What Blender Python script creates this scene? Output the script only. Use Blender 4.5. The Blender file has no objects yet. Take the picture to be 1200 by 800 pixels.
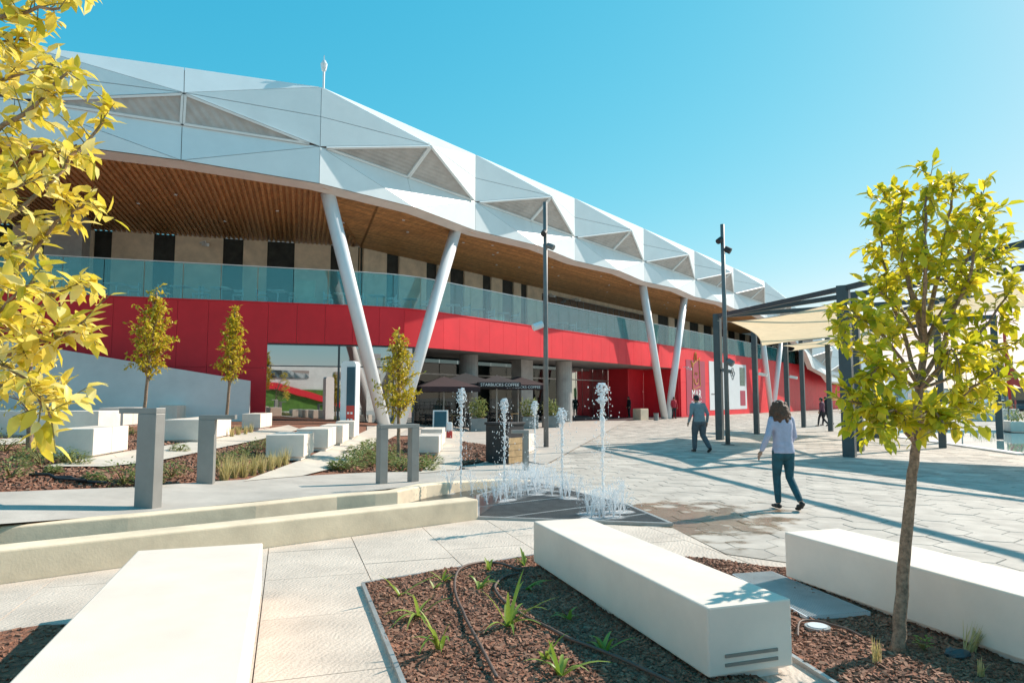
import bpy, bmesh, math, random
from mathutils import Vector, Matrix, noise
random.seed(7)
R = math.radians
sc = bpy.context.scene
COL = sc.collection

# ------------------------------------------------------------------ camera
F, CH = 800.0, 1.65                       # focal length in px of a 1200 px wide frame, eye height
TH = math.atan(66 / F)                    # upward tilt
cam = bpy.data.cameras.new('camera'); camo = bpy.data.objects.new('camera', cam); COL.objects.link(camo)
camo.location = (0, 0, CH); camo.rotation_euler = (R(90) + TH, 0, 0)
cam.sensor_width = 36; cam.lens = 24; cam.clip_start = .05; cam.clip_end = 4000
sc.camera = camo

# ------------------------------------------------------------------ world, sun, exposure
SUN_EL, SUN_AZ = R(36), R(58)         # azimuth from +Y towards +X
w = bpy.data.worlds.new('World'); sc.world = w; w.use_nodes = True
nt = w.node_tree
bg = nt.nodes['Background']
sky = nt.nodes.new('ShaderNodeTexSky'); sky.sky_type = 'NISHITA'; sky.sun_disc = False
sky.sun_elevation = SUN_EL; sky.sun_rotation = SUN_AZ
sky.air_density = 1.0; sky.dust_density = .35; sky.ozone_density = 1.6
sep = nt.nodes.new('ShaderNodeSeparateColor'); comb = nt.nodes.new('ShaderNodeCombineColor')   # the photograph's teal colour grade of the sky
nt.links.new(sky.outputs[0], sep.inputs[0])
for ch, (kk, pw) in enumerate(((.212, 1.62), (1.57, .52), (2.25, .34))):
    p_ = nt.nodes.new('ShaderNodeMath'); p_.operation = 'POWER'; p_.inputs[1].default_value = pw
    m_ = nt.nodes.new('ShaderNodeMath'); m_.operation = 'MULTIPLY'; m_.inputs[1].default_value = kk
    c_ = nt.nodes.new('ShaderNodeMath'); c_.operation = 'MINIMUM'; c_.inputs[1].default_value = 6.0
    nt.links.new(sep.outputs[ch], p_.inputs[0]); nt.links.new(p_.outputs[0], m_.inputs[0]); nt.links.new(m_.outputs[0], c_.inputs[0]); nt.links.new(c_.outputs[0], comb.inputs[ch])
nt.links.new(comb.outputs[0], bg.inputs[0])
bg.inputs[1].default_value = .11
sl = bpy.data.lights.new('sun', 'SUN'); sl.energy = 3.55; sl.angle = R(.5); sl.color = (1, .89, .775)
so = bpy.data.objects.new('sun', sl); COL.objects.link(so)
SUND = Vector((math.sin(SUN_AZ) * math.cos(SUN_EL), math.cos(SUN_AZ) * math.cos(SUN_EL), math.sin(SUN_EL)))
so.rotation_euler = (-SUND).to_track_quat('-Z', 'Y').to_euler(); so.location = (30, 20, 40)
sc.view_settings.view_transform = 'Standard'; sc.view_settings.look = 'None'
sc.view_settings.exposure = .95; sc.view_settings.gamma = 1

# ------------------------------------------------------------------ survey helpers: photo pixel -> place on the ground / at a distance
def ray(px, py):
    u, v = px - 600, 400 - py
    return Vector((u, F * math.cos(TH) - v * math.sin(TH), v * math.cos(TH) + F * math.sin(TH)))
def G(px, py, z=0.0):
    d = ray(px, py); return d * ((z - CH) / d.z) + Vector((0, 0, CH))
def D(px, py, y):
    d = ray(px, py); return d * (y / d.y) + Vector((0, 0, CH))
bk = [G(-900, 665, .36), G(-500, 640, .36), G(-160, 627, .34), G(0, 617, .33), G(150, 604.5, .31), G(300, 590.5, .29), G(395, 580.5, .27), G(440, 577, .26), G(466, 575, .25), G(500, 567.5, .24), G(540, 564, .2), G(600, 561, .14), G(622, 561.5, .06)]
def bkyz(x):
    if x <= bk[0].x: return bk[0].y, bk[0].z
    for a, b in zip(bk[:-1], bk[1:]):
        if a.x <= x <= b.x:
            t = (x-a.x)/(b.x-a.x+1e-9); return a.y + (b.y-a.y)*t, a.z + (b.z-a.z)*t
    return bk[-1].y, 0
def hill(x, y):                            # planted slope rising to the left behind the water channel
    s = max(0.0, -x - 1.8); h0 = .8 * s * s / (s * s + 16)
    yw, zw = bkyz(x)
    return h0 + max(0, zw - .035 - h0) * max(0, 1 - max(0, y - yw) / 5)
def HIT(px, py):
    z = 0.0
    for _ in range(60):
        p = G(px, py, z); z = .6 * z + .4 * hill(p.x, p.y)
    return G(px, py, z)

# ------------------------------------------------------------------ materials
MATS = {}
def mat(name, col, rough=.6, var=.12, scale=4, bump=0, bscale=40, metal=0, spec=.5, island=0.0, col2=None, trans=None, wave=None, island_cols=None, detail=6):
    m = bpy.data.materials.new(name); m.use_nodes = True; n = m.node_tree.nodes; l = m.node_tree.links
    b = n['Principled BSDF']; b.inputs['Roughness'].default_value = rough; b.inputs['Metallic'].default_value = metal
    b.inputs['Specular IOR Level'].default_value = spec
    geo = n.new('ShaderNodeNewGeometry')
    nz = n.new('ShaderNodeTexNoise'); nz.inputs['Scale'].default_value = scale; nz.inputs['Detail'].default_value = detail
    nz.inputs['Roughness'].default_value = .65
    l.new(geo.outputs['Position'], nz.inputs['Vector'])
    rp = n.new('ShaderNodeValToRGB')
    c2 = col2 or tuple(max(0, c * (1 - 2.2 * var)) for c in col)
    c1 = tuple(min(1, c * (1 + var)) for c in col)
    rp.color_ramp.elements[0].position = .3; rp.color_ramp.elements[1].position = .68
    rp.color_ramp.elements[0].color = (*c2, 1); rp.color_ramp.elements[1].color = (*c1, 1)
    l.new(nz.outputs[0], rp.inputs[0])
    out = rp.outputs[0]
    if island_cols:
        r2 = n.new('ShaderNodeValToRGB'); els = r2.color_ramp.elements
        for i, (p, c) in enumerate(island_cols):
            e = els[i] if i < 2 else els.new(p)
            e.position = p; e.color = (*c, 1)
        l.new(geo.outputs['Random Per Island'], r2.inputs[0])
        mx = n.new('ShaderNodeMix'); mx.data_type = 'RGBA'; mx.inputs[0].default_value = 1 - min(.9, var * 2)
        l.new(out, mx.inputs[6]); l.new(r2.outputs[0], mx.inputs[7]); out = mx.outputs[2]
    elif island:
        mr = n.new('ShaderNodeMapRange'); mr.inputs[3].default_value = 1 - island; mr.inputs[4].default_value = 1 + island * .6
        l.new(geo.outputs['Random Per Island'], mr.inputs[0])
        mx = n.new('ShaderNodeVectorMath'); mx.operation = 'SCALE'
        l.new(out, mx.inputs[0]); l.new(mr.outputs[0], mx.inputs['Scale']); out = mx.outputs[0]
    l.new(out, b.inputs['Base Color'])
    h = None
    if bump:
        n2 = n.new('ShaderNodeTexNoise'); n2.inputs['Scale'].default_value = bscale; n2.inputs['Detail'].default_value = 8
        l.new(geo.outputs['Position'], n2.inputs['Vector']); h = n2.outputs[0]
    if wave:                                   # (scale, (x,y,z) direction scale, strength)
        wv = n.new('ShaderNodeTexWave'); wv.inputs['Scale'].default_value = wave[0]; wv.inputs['Distortion'].default_value = wave[3] if len(wave) > 3 else 0
        wv.inputs['Detail'].default_value = 2
        mp = n.new('ShaderNodeVectorRotate'); mp.rotation_type = 'Z_AXIS'; mp.inputs['Angle'].default_value = wave[1]
        l.new(geo.outputs['Position'], mp.inputs[0]); l.new(mp.outputs[0], wv.inputs['Vector']); h2 = wv.outputs[1]
        if h is not None:
            ad = n.new('ShaderNodeMath'); ad.operation = 'MULTIPLY_ADD'; ad.inputs[1].default_value = wave[2]
            l.new(h2, ad.inputs[0]); l.new(h, ad.inputs[2]); h = ad.outputs[0]
        else: h = h2
    if h is not None:
        bp = n.new('ShaderNodeBump'); bp.inputs['Strength'].default_value = bump or wave[2]; bp.inputs['Distance'].default_value = .02
        l.new(h, bp.inputs['Height']); l.new(bp.outputs[0], b.inputs['Normal'])
    if trans:
        t = n.new('ShaderNodeBsdfTranslucent'); ms = n.new('ShaderNodeMixShader'); ms.inputs[0].default_value = trans
        l.new(out, t.inputs[0]); l.new(b.outputs[0], ms.inputs[1]); l.new(t.outputs[0], ms.inputs[2])
        l.new(ms.outputs[0], n['Material Output'].inputs[0])
    MATS[name] = m; return m

mat('bench', (.82, .70, .60), .6, .055, 1.3, .12, 160, detail=12)
mat('block', (.82, .71, .61), .6, .05, 3, .06, 90)
mat('slab', (.60, .505, .425), .8, .10, 1.6, .35, 60, wave=(7, .33, .35, 9.0), island=.05)
mat('paver', (.51, .45, .39), .75, .15, 1.6, .3, 70, island=.26, detail=12)
mat('ground', (.52, .49, .45), .85, .10, .6, .2, 30)
mat('grout', (.30, .26, .22), .9, .15, 3)
mat('mulch', (.28, .115, .065), .9, .35, 22, .9, 60)
mat('chip', (.20, .10, .065), .85, .3, 18, island=.0, island_cols=[(0, (.13, .046, .026)), (1, (.60, .33, .21)), (.5, (.36, .145, .08))])
mat('concrete', (.80, .65, .47), .8, .12, 1.6, .08, 45, detail=12)
mat('concrete_floor', (.47, .42, .37), .85, .10, 1.4, .2, 60)
mat('strip', (.58, .51, .43), .8, .08, 2, .2, 60)
mat('rack', (.27, .265, .25), .45, .06, 3, .03, 80, metal=.25)
mat('dark_steel', (.052, .075, .085), .42, .1, 4, .02, 60)
mat('pole', (.16, .165, .165), .5, .08, 4)
mat('black', (.025, .026, .03), .6, .2, 6)
mat('white_metal', (.74, .76, .78), .35, .025, 2)
mat('roof_white', (.74, .785, .80), .34, .035, .5)
mat('lip', (.76, .71, .66), .5, .05, 1)
mat('core', (.16, .17, .18), .8)
mat('louvre', (.45, .435, .42), .55, .10, 1.4, metal=.15, wave=(2.2, .64, .9))
mat('red', (.76, .028, .042), .5, .05, .8, spec=.3)
mat('red_sign', (.36, .028, .07), .45, .05, 2)
mat('wood', (.60, .30, .115), .5, .18, 3, .1, 30, island=.18)
mat('wood_board', (.52, .34, .17), .55, .18, 6, .1, 30)
mat('beige', (.82, .64, .47), .7, .10, 1.5, .15, 14)
mat('grey_conc', (.36, .34, .325), .75, .10, 2, .1, 30)
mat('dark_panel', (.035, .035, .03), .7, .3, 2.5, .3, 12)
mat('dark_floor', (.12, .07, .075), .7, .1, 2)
mat('sail', (.84, .66, .44), .8, .04, 3, .05, 200, trans=.6)
mat('water', (.22, .40, .42), .03, .06, 3, .03, 5, spec=.9)
mat('wet_dark', (.05, .055, .05), .3, .2, 4, .05, 10)
mat('grate', (.17, .17, .17), .45, .15, 5, metal=.5)
mat('grate_light', (.42, .42, .41), .4, .1, 5, metal=.4)
mat('pit', (.05, .05, .05), .9)
mat('hose', (.11, .07, .055), .6, .1, 8)
mat('bark', (.32, .215, .145), .85, .3, 30, .6, 90)
mat('twig', (.22, .19, .06), .7, .2, 30)
LG = [(0, (.30, .36, .015)), (1, (.95, .76, .06)), (.35, (.56, .53, .02)), (.7, (.82, .68, .035))]
LY = [(0, (.56, .50, .03)), (1, (.95, .85, .40)), (.3, (.88, .69, .09)), (.7, (.93, .75, .16))]
LS = [(0, (.34, .33, .02)), (1, (.92, .66, .06)), (.5, (.64, .51, .03))]
mat('leaf_green', (.3, .3, .02), .42, .05, 20, island_cols=LG, trans=.5)
mat('leaf_yellow', (.6, .5, .04), .42, .05, 20, island_cols=LY, trans=.45)
mat('leaf_small', (.3, .28, .02), .5, .05, 20, island_cols=LS, trans=.4)
mat('shrub', (.10, .16, .04), .6, .05, 20, island_cols=[(0, (.13, .19, .04)), (1, (.38, .40, .16))], trans=.35)
mat('blade', (.2, .3, .03), .45, .05, 20, island_cols=[(0, (.15, .27, .03)), (1, (.42, .50, .10))], trans=.4)
mat('straw', (.45, .38, .15), .7, .1, 20, island_cols=[(0, (.46, .40, .14)), (1, (.78, .64, .34))], trans=.35)
mat('plant_box', (.22, .235, .235), .6, .08, 3)
mat('lawn', (.12, .17, .035), .9, .3, 8, .5, 60)
mat('far_green', (.06, .085, .025), .9, .4, 2, .8, 6)
mat('poster', (.62, .66, .69), .4, .05, .6)
mat('gold', (.66, .38, .12), .9, spec=.1)
mat('white_paint', (.82, .82, .82), .5, .02)
mat('signal_red', (.58, .05, .04), .4, .05)
mat('teal_board', (.02, .085, .12), .5, .08)
mat('poster_green', (.10, .17, .14), .5, .3, 5)
mat('skin', (.42, .235, .16), .5, .05, 10)
mat('hair_brown', (.12, .055, .028), .55, .3, 60, .8, 120, col2=(.04, .018, .01))
mat('hair_dark', (.015, .012, .011), .55, .2, 60, .5, 120)
mat('shirt_blue', (.40, .42, .55), .8, .09, 9, 1.0, 9)
mat('jeans', (.012, .085, .115), .8, .2, 9, .4, 16)
mat('jacket', (.22, .265, .285), .85, .1, 9, 1.0, 9)
mat('trousers', (.105, .11, .125), .85, .1, 9, .4, 16)
mat('cloth_black', (.02, .022, .028), .85, .15, 9, .4, 16)
mat('cloth_red', (.42, .02, .04), .8, .1, 9, .4, 16)
mat('cloth_plum', (.14, .05, .08), .8, .1, 9, .4, 16)
mat('shoe', (.028, .024, .022), .6, .2, 20)
mat('parasol', (.03, .029, .033), .85, .1, 6, .1, 60)
mat('parasol_plum', (.045, .024, .028), .85, .1, 6, .1, 60)
mat('wire', (.45, .42, .36), .6, .05)
mat('opp_green', (.10, .22, .03), .8, .2, 2)
mat('far_white', (.76, .74, .72), .7, .1, .3)

def glass(name, tcol, dcol, fd, fg):
    m = bpy.data.materials.new(name); m.use_nodes = True; n = m.node_tree.nodes; l = m.node_tree.links
    n.remove(n['Principled BSDF'])
    t = n.new('ShaderNodeBsdfTransparent'); t.inputs[0].default_value = (*tcol, 1)
    d = n.new('ShaderNodeBsdfDiffuse'); d.inputs[0].default_value = (*dcol, 1)
    g = n.new('ShaderNodeBsdfGlossy'); g.inputs['Roughness'].default_value = .015
    geo = n.new('ShaderNodeNewGeometry'); nz = n.new('ShaderNodeTexNoise'); nz.inputs['Scale'].default_value = .35
    bp = n.new('ShaderNodeBump'); bp.inputs['Strength'].default_value = .03; bp.inputs['Distance'].default_value = .1
    l.new(geo.outputs['Position'], nz.inputs['Vector']); l.new(nz.outputs[0], bp.inputs['Height']); l.new(bp.outputs[0], g.inputs['Normal'])
    a = n.new('ShaderNodeMixShader'); a.inputs[0].default_value = fd
    b = n.new('ShaderNodeMixShader'); b.inputs[0].default_value = fg
    l.new(t.outputs[0], a.inputs[1]); l.new(d.outputs[0], a.inputs[2])
    l.new(a.outputs[0], b.inputs[1]); l.new(g.outputs[0], b.inputs[2]); l.new(b.outputs[0], n['Material Output'].inputs[0])
    MATS[name] = m
glass('rail_glass', (.74, .93, .95), (.16, .70, .78), .13, .09)
glass('window_glass', (.12, .2, .2), (.01, .03, .03), .25, .52)
glass('shop_glass', (.45, .5, .5), (.02, .03, .03), .2, .055)
glass('jet_water', (.97, .98, 1), (.92, .95, .97), .52, .10)
glass('jet_fine', (.97, .98, 1), (.96, .97, .97), .36, .06)

# wet paving round the fountain: darker, browner, shiny where the spray lands
def wetten(m, cx, cy, rad):
    n = m.node_tree.nodes; l = m.node_tree.links; b = n['Principled BSDF']
    geo = n.new('ShaderNodeNewGeometry')
    ds = n.new('ShaderNodeVectorMath'); ds.operation = 'DISTANCE'; ds.inputs[1].default_value = (cx, cy, 0)
    l.new(geo.outputs['Position'], ds.inputs[0])
    nz = n.new('ShaderNodeTexNoise'); nz.inputs['Scale'].default_value = 2.6; nz.inputs['Detail'].default_value = 5
    l.new(geo.outputs['Position'], nz.inputs['Vector'])
    ma = n.new('ShaderNodeMath'); ma.operation = 'MULTIPLY_ADD'; ma.inputs[1].default_value = 4.4; l.new(nz.outputs[0], ma.inputs[0]); l.new(ds.outputs['Value'], ma.inputs[2])
    mr = n.new('ShaderNodeMapRange'); mr.inputs[1].default_value = rad + 2.25; mr.inputs[2].default_value = rad + 1.75; l.new(ma.outputs[0], mr.inputs[0])
    src = b.inputs['Base Color'].links[0].from_socket
    mx = n.new('ShaderNodeMix'); mx.data_type = 'RGBA'; mx.blend_type = 'MULTIPLY'; mx.inputs[7].default_value = (.66, .51, .37, 1)
    l.new(mr.outputs[0], mx.inputs[0]); l.new(src, mx.inputs[6]); l.new(mx.outputs[2], b.inputs['Base Color'])
    m2 = n.new('ShaderNodeMapRange'); m2.inputs[3].default_value = .75; m2.inputs[4].default_value = .16; l.new(mr.outputs[0], m2.inputs[0]); l.new(m2.outputs[0], b.inputs['Roughness'])
wetten(MATS['paver'], 2.3, 9.6, 1.5)

# ------------------------------------------------------------------ mesh collector
class MB:
    def __init__(s): s.v = []; s.f = []
    def quad(s, a, b, c, d): i = len(s.v); s.v += [Vector(p) for p in (a, b, c, d)]; s.f.append((i, i+1, i+2, i+3)); return s
    def poly(s, pts): i = len(s.v); s.v += [Vector(p) for p in pts]; s.f.append(tuple(range(i, i+len(pts)))); return s
    def prism(s, pts, h):                   # pts: base outline (Vectors), h: extrusion vector
        n = len(pts); i = len(s.v); h = Vector(h)
        s.v += [Vector(p) for p in pts] + [Vector(p) + h for p in pts]
        s.f.append(tuple(range(i, i+n))[::-1]); s.f.append(tuple(range(i+n, i+2*n)))
        for k in range(n): s.f.append((i+k, i+(k+1) % n, i+n+(k+1) % n, i+n+k))
        return s
    def box(s, c, size, yaw=0, M=None):
        hx, hy, hz = (x / 2 for x in size); c = Vector(c)
        M = M or Matrix.Rotation(yaw, 3, 'Z'); i = len(s.v)
        for z in (-hz, hz):
            for x, y in ((-hx, -hy), (hx, -hy), (hx, hy), (-hx, hy)): s.v.append(c + M @ Vector((x, y, z)))
        for f in ((3, 2, 1, 0), (4, 5, 6, 7), (0, 1, 5, 4), (1, 2, 6, 5), (2, 3, 7, 6), (3, 0, 4, 7)): s.f.append(tuple(i + k for k in f))
        return s
    def bar(s, a, b, w, h=None, up=(0, 0, 1)):
        a, b = Vector(a), Vector(b); d = (b - a); L = d.length
        if L < 1e-6: return s
        d /= L; x = d.cross(Vector(up))
        if x.length < 1e-4: x = d.cross(Vector((1, 0, 0)))
        x.normalize(); y = x.cross(d); M = Matrix((x, d, y)).transposed()
        return s.box((a + b) / 2, (w, L, h or w), M=M)
    def tube(s, pts, rad, n=8, cap=True, flat=1.0):
        pts = [Vector(p) for p in pts]; i0 = len(s.v); m = len(pts)
        if not hasattr(rad, '__len__'): rad = [rad] * m
        prev = None
        for k, p in enumerate(pts):
            d = (pts[min(k+1, m-1)] - pts[max(k-1, 0)])
            d = d.normalized() if d.length > 1e-9 else Vector((0, 0, 1))
            if prev is None: x = d.orthogonal().normalized()
            else:
                x = prev - d * prev.dot(d); x = x.normalized() if x.length > 1e-6 else d.orthogonal().normalized()
            prev = x; y = d.cross(x)
            for q in range(n):
                a = 2 * math.pi * q / n; s.v.append(p + (x * math.cos(a) + y * math.sin(a) * flat) * rad[k])
        for k in range(m - 1):
            for q in range(n):
                a = i0 + k*n + q; b = i0 + k*n + (q+1) % n; s.f.append((a, b, b+n, a+n))
        if cap:
            s.f.append(tuple(range(i0, i0+n))[::-1]); s.f.append(tuple(range(i0+(m-1)*n, i0+m*n)))
        return s
    def ell(s, c, r, nu=10, nv=6, M=None):
        c = Vector(c); i = len(s.v); r = (r, r, r) if not hasattr(r, '__len__') else r; M = M or Matrix.Identity(3)
        s.v.append(c + M @ Vector((0, 0, -r[2])))
        for k in range(1, nv):
            t = -math.pi/2 + math.pi * k / nv
            for q in range(nu):
                a = 2 * math.pi * q / nu; s.v.append(c + M @ Vector((r[0]*math.cos(t)*math.cos(a), r[1]*math.cos(t)*math.sin(a), r[2]*math.sin(t))))
        s.v.append(c + M @ Vector((0, 0, r[2]))); top = len(s.v) - 1
        for q in range(nu):
            s.f.append((i, i+1+(q+1) % nu, i+1+q))
            for k in range(nv-2):
                a = i+1+k*nu+q; b = i+1+k*nu+(q+1) % nu; s.f.append((a, b, b+nu, a+nu))
            a = i+1+(nv-2)*nu; s.f.append((a+q, a+(q+1) % nu, top))
        return s
    def leaf(s, p, d, up, L, W, curl=.25):
        p, d = Vector(p), Vector(d).normalized(); x = d.cross(Vector(up))
        if x.length < 1e-4: x = d.orthogonal()
        x.normalize(); n = x.cross(d); i = len(s.v)
        def P(t, sx, dz): return p + d * (L*t) + x * (W*sx) + n * (L*dz - curl*L*t*t)
        s.v += [P(0, 0, 0), P(.3, -.46, .06), P(.3, 0, 0), P(.3, .46, .06), P(.68, -.38, .05), P(.68, 0, 0), P(.68, .38, .05), P(1, 0, 0)]
        for f in ((0, 2, 1), (0, 3, 2), (1, 2, 5, 4), (2, 3, 6, 5), (4, 5, 7), (5, 6, 7)): s.f.append(tuple(i+k for k in f))
        return s
    def blade(s, p, d, L, W, droop, n=6):    # arching strap leaf
        p = Vector(p); d = Vector(d).normalized(); side = d.cross(Vector((0, 0, 1)))
        side = side.normalized() if side.length > 1e-4 else Vector((1, 0, 0)); i = len(s.v)
        for k in range(n+1):
            t = k/n; c = p + d*(L*t) + Vector((0, 0, -droop*L*t*t)); wd = W*(1-t**2.2)*(.7+.3*min(1, t*5))+.0008
            s.v += [c - side*wd/2, c + Vector((0, 0, -wd*.18)), c + side*wd/2]
        for k in range(n):
            a = i+3*k; s.f += [(a, a+1, a+4, a+3), (a+1, a+2, a+5, a+4)]
        return s

def rootloc(o):
    v = Vector((0, 0, 0))
    while o is not None: v += o.location; o = o.parent
    return v
def obj(name, mb, m, parent=None, smooth=False, kind=None, label=None, local=False, bevel=0):
    me = bpy.data.meshes.new(name)
    off = rootloc(parent) if (parent is not None and not local) else Vector((0, 0, 0))
    me.from_pydata([v - off for v in mb.v], [], mb.f); me.update()
    if smooth: me.polygons.foreach_set('use_smooth', [True] * len(me.polygons))
    me.materials.append(MATS[m])
    o = bpy.data.objects.new(name, me); COL.objects.link(o)
    if parent is not None: o.parent = parent
    if kind: o['kind'] = kind
    if label: o['label'] = label
    if bevel:
        md = o.modifiers.new('bevel', 'BEVEL'); md.width = bevel; md.segments = 2; md.limit_method = 'ANGLE'
    return o
def tag(o, label, cat, group=None):
    o['label'] = label; o['category'] = cat
    if group: o['group'] = group
    return o
def thing(name, loc, label, cat, group=None, yaw=0):
    o = bpy.data.objects.new(name, None); COL.objects.link(o); o.location = loc; o.rotation_euler.z = yaw
    o.empty_display_size = .2
    return tag(o, label, cat, group)
def copy_thing(o, loc, yaw=None, label=None, scale=None):
    def cp(a, par):
        c = a.copy(); COL.objects.link(c); c.parent = par
        for ch in [k for k in bpy.data.objects if k.parent == a]: cp(ch, c)
        return c
    c = cp(o, None); c.location = loc
    if yaw is not None: c.rotation_euler.z = yaw
    if scale: c.scale = (scale, scale, scale)
    if label: c['label'] = label
    return c
def text_mesh(name, txt, size, M, m, parent, ext=.006):
    cu = bpy.data.curves.new(name, 'FONT'); cu.body = txt; cu.size = size; cu.extrude = ext; cu.align_x = 'CENTER'; cu.align_y = 'CENTER'; cu.resolution_u = 3
    tmp = bpy.data.objects.new('tmp', cu); COL.objects.link(tmp)
    me = bpy.data.meshes.new_from_object(tmp.evaluated_get(bpy.context.evaluated_depsgraph_get()))
    bpy.data.objects.remove(tmp); me.transform(M)
    off = rootloc(parent); me.transform(Matrix.Translation(-off))
    me.materials.clear(); me.materials.append(MATS[m]); me.name = name
    o = bpy.data.objects.new(name, me); COL.objects.link(o); o.parent = parent; return o
def V(x, y, z=0): return Vector((x, y, z))
def inpoly(x, y, P):
    c = False; j = len(P) - 1
    for i in range(len(P)):
        if (P[i][1] > y) != (P[j][1] > y) and x < (P[j][0]-P[i][0])*(y-P[i][1])/(P[j][1]-P[i][1])+P[i][0]: c = not c
        j = i
    return c
def clip(sub, cl):                            # Sutherland-Hodgman, cl convex CCW
    out = list(sub)
    for i in range(len(cl)):
        a, b = cl[i], cl[(i+1) % len(cl)]; inp, out = out, []
        if not inp: return []
        def side(p): return (b[0]-a[0])*(p[1]-a[1])-(b[1]-a[1])*(p[0]-a[0])
        for k in range(len(inp)):
            p, q = inp[k-1], inp[k]; sp, sq = side(p), side(q)
            if (sp >= 0) != (sq >= 0):
                t = sp/(sp-sq); out.append((p[0]+(q[0]-p[0])*t, p[1]+(q[1]-p[1])*t))
            if sq >= 0: out.append(q)
    return out
def area(P): return .5*sum(P[i-1][0]*P[i][1]-P[i][0]*P[i-1][1] for i in range(len(P)))

# ================================================================== SETTING: ground, paving, beds, water
AX = V(-.312, .950).normalized(); BX = V(AX.y, -AX.x)          # long and short direction of the front benches
def struct(o, kind='structure'): o['kind'] = kind; return o
g = MB(); S = 1500
g.quad((-S, -40, -.075), (S, -40, -.075), (S, S, -.075), (-S, S, -.075))
struct(obj('ground', g, 'ground'))

POOL = [(16.6, 31.5), (15.9, 33.6), (19, 35.5), (60, 33.5), (60, 15), (18.5, 21.4), (17.4, 25.0)]
POOL = [tuple(G(1030, 509)[:2]), tuple(G(1048, 504.5)[:2]), tuple(G(1200, 504.5)[:2]), (60, 34), (60, 10), tuple(G(1200, 533)[:2]), tuple(G(1110, 520)[:2])]
PLAZA = [(2.05, 8.9), (2.28, 7.42), (2.95, 6.92), (12, 3.6), (40, 3.6), (75, 80), (40, 96), (27, 80), (-3.6, 36.5), (-2.4, 24), (-1.5, 17), (.35, 13.75)]
GRATE = [tuple(G(560, 607.5)[:2]), tuple(G(787, 615.5)[:2]), tuple(G(732, 592)[:2]), tuple(G(640, 569)[:2]), tuple(G(618, 565)[:2]), tuple(G(560, 582)[:2])]

# plaza of hexagonal pavers: the nearest ones singly, the far ones joined
pz = MB(); pz.poly([V(x, y, -.05) for x, y in PLAZA])
plaza = struct(obj('plaza', pz, 'grout'))
HR = .29
hexm = []
for k in range(4):
    m = MB(); rr = HR - .005
    pts = [V(math.cos(R(60*i))*rr*(1+random.uniform(-.015, .015)), math.sin(R(60*i))*rr*(1+random.uniform(-.015, .015)), -.045) for i in range(6)]
    m.prism(pts, (0, 0, .036))
    top = [p*1.0 for p in pts]; i = len(m.v)
    m.v += [V(p.x*.985, p.y*.985, 0) for p in pts]; m.f.append(tuple(range(i, i+6)))
    for q in range(6): m.f.append((6+q, 6+(q+1) % 6, i+(q+1) % 6, i+q))
    m.f.pop(1); hexm.append(m)
hex_me = []
for m in hexm:
    me = bpy.data.meshes.new('paver'); me.from_pydata(m.v, [], m.f); me.materials.append(MATS['paver']); hex_me.append(me)
cells = []; cut = []
ya = R(36.9); ca, sa = math.cos(ya), math.sin(ya)
for i in range(-190, 190):
    for j in range(-170, 170):
        x0 = i * HR * 1.5; y0 = (j + .5 * (i % 2)) * HR * math.sqrt(3)
        x = x0*ca - y0*sa + 10; y = x0*sa + y0*ca + 25
        if y > 80 or x > 45 or y < 3.4: continue
        hv = [(x+math.cos(ya+R(60*q))*HR, y+math.sin(ya+R(60*q))*HR) for q in range(6)]
        if inpoly(x, y, POOL) or inpoly(x, y, GRATE): continue
        ins = [inpoly(a, b, PLAZA) for a, b in hv]
        if all(ins): cells.append((x, y))
        elif any(ins) and y < 40:
            hv = [(x+(a-x)*.985, y+(b-y)*.985) for a, b in hv]; q = clip(PLAZA, hv)
            if len(q) > 2: cut.append(q)
cells.sort(key=lambda c: c[0]**2 + c[1]**2 + (1e6 if abs(c[0]) > .8*c[1]+.4 else 0))
for n, (x, y) in enumerate(cells[:300]):
    o = bpy.data.objects.new('paver', hex_me[n % 4]); COL.objects.link(o); o.parent = plaza
    o.location = (x, y, random.uniform(-.004, .003)); o.rotation_euler = (random.uniform(-.006, .006), random.uniform(-.006, .006), ya + R(60)*random.randrange(6))
far = MB()
for n, (x, y) in enumerate(cells[300:]):
    m = hexm[n % 4]; i = len(far.v); z = random.uniform(-.004, .003); a = ya + R(60)*random.randrange(6); c_, s_ = math.cos(a), math.sin(a)
    far.v += [V(v.x*c_-v.y*s_+x, v.x*s_+v.y*c_+y, v.z+z) for v in m.v]; far.f += [tuple(i+k for k in f) for f in m.f]
for q in cut: far.prism([V(a, b, -.045) for a, b in q], (0, 0, .045))
obj('paver_field', far, 'paver', plaza, kind='stuff')

# cream paving slabs in front, cut round the beds
FRONT = [(-7.5, 1.2), (-7.4, 4.0), (-4.56, 6.22), (-.46, 9.48), (.1, 9.42), (2.05, 8.86), (2.26, 7.38), (2.93, 6.87), (12, 3.55), (12, 1.2)]
bl = G(425, 686)
BEDM = [(bl.x, bl.y), (bl.x - AX.x*4, bl.y - AX.y*4), (1.9, 2.0), (1.45, 4.2), (.6, 6.95), (.15, 7.2)]
tb = G(640, 650)
BEDM[-1] = (tb.x, tb.y); BEDM[-2] = (.55, 6.9)
BEDR = [(.85, 7.25), (1.73, 4.72), (1.86, 4.02), (2.5, 2.4), (4.3, 2.4), (3.0, 6.3), (2.72, 6.72), (1.85, 7.12)]
BEDL = [(-3.35, 5.05), (-2.7, 5.2), (-2.0, 2.6), (-2.2, 1.4), (-5, 1.4), (-5, 3.9)]
pf = MB(); pf.poly([V(x, y, -.05) for x, y in FRONT]); fp = struct(obj('front_pavement', pf, 'grout'))
O0 = V(-1.14, 2.99)
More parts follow.
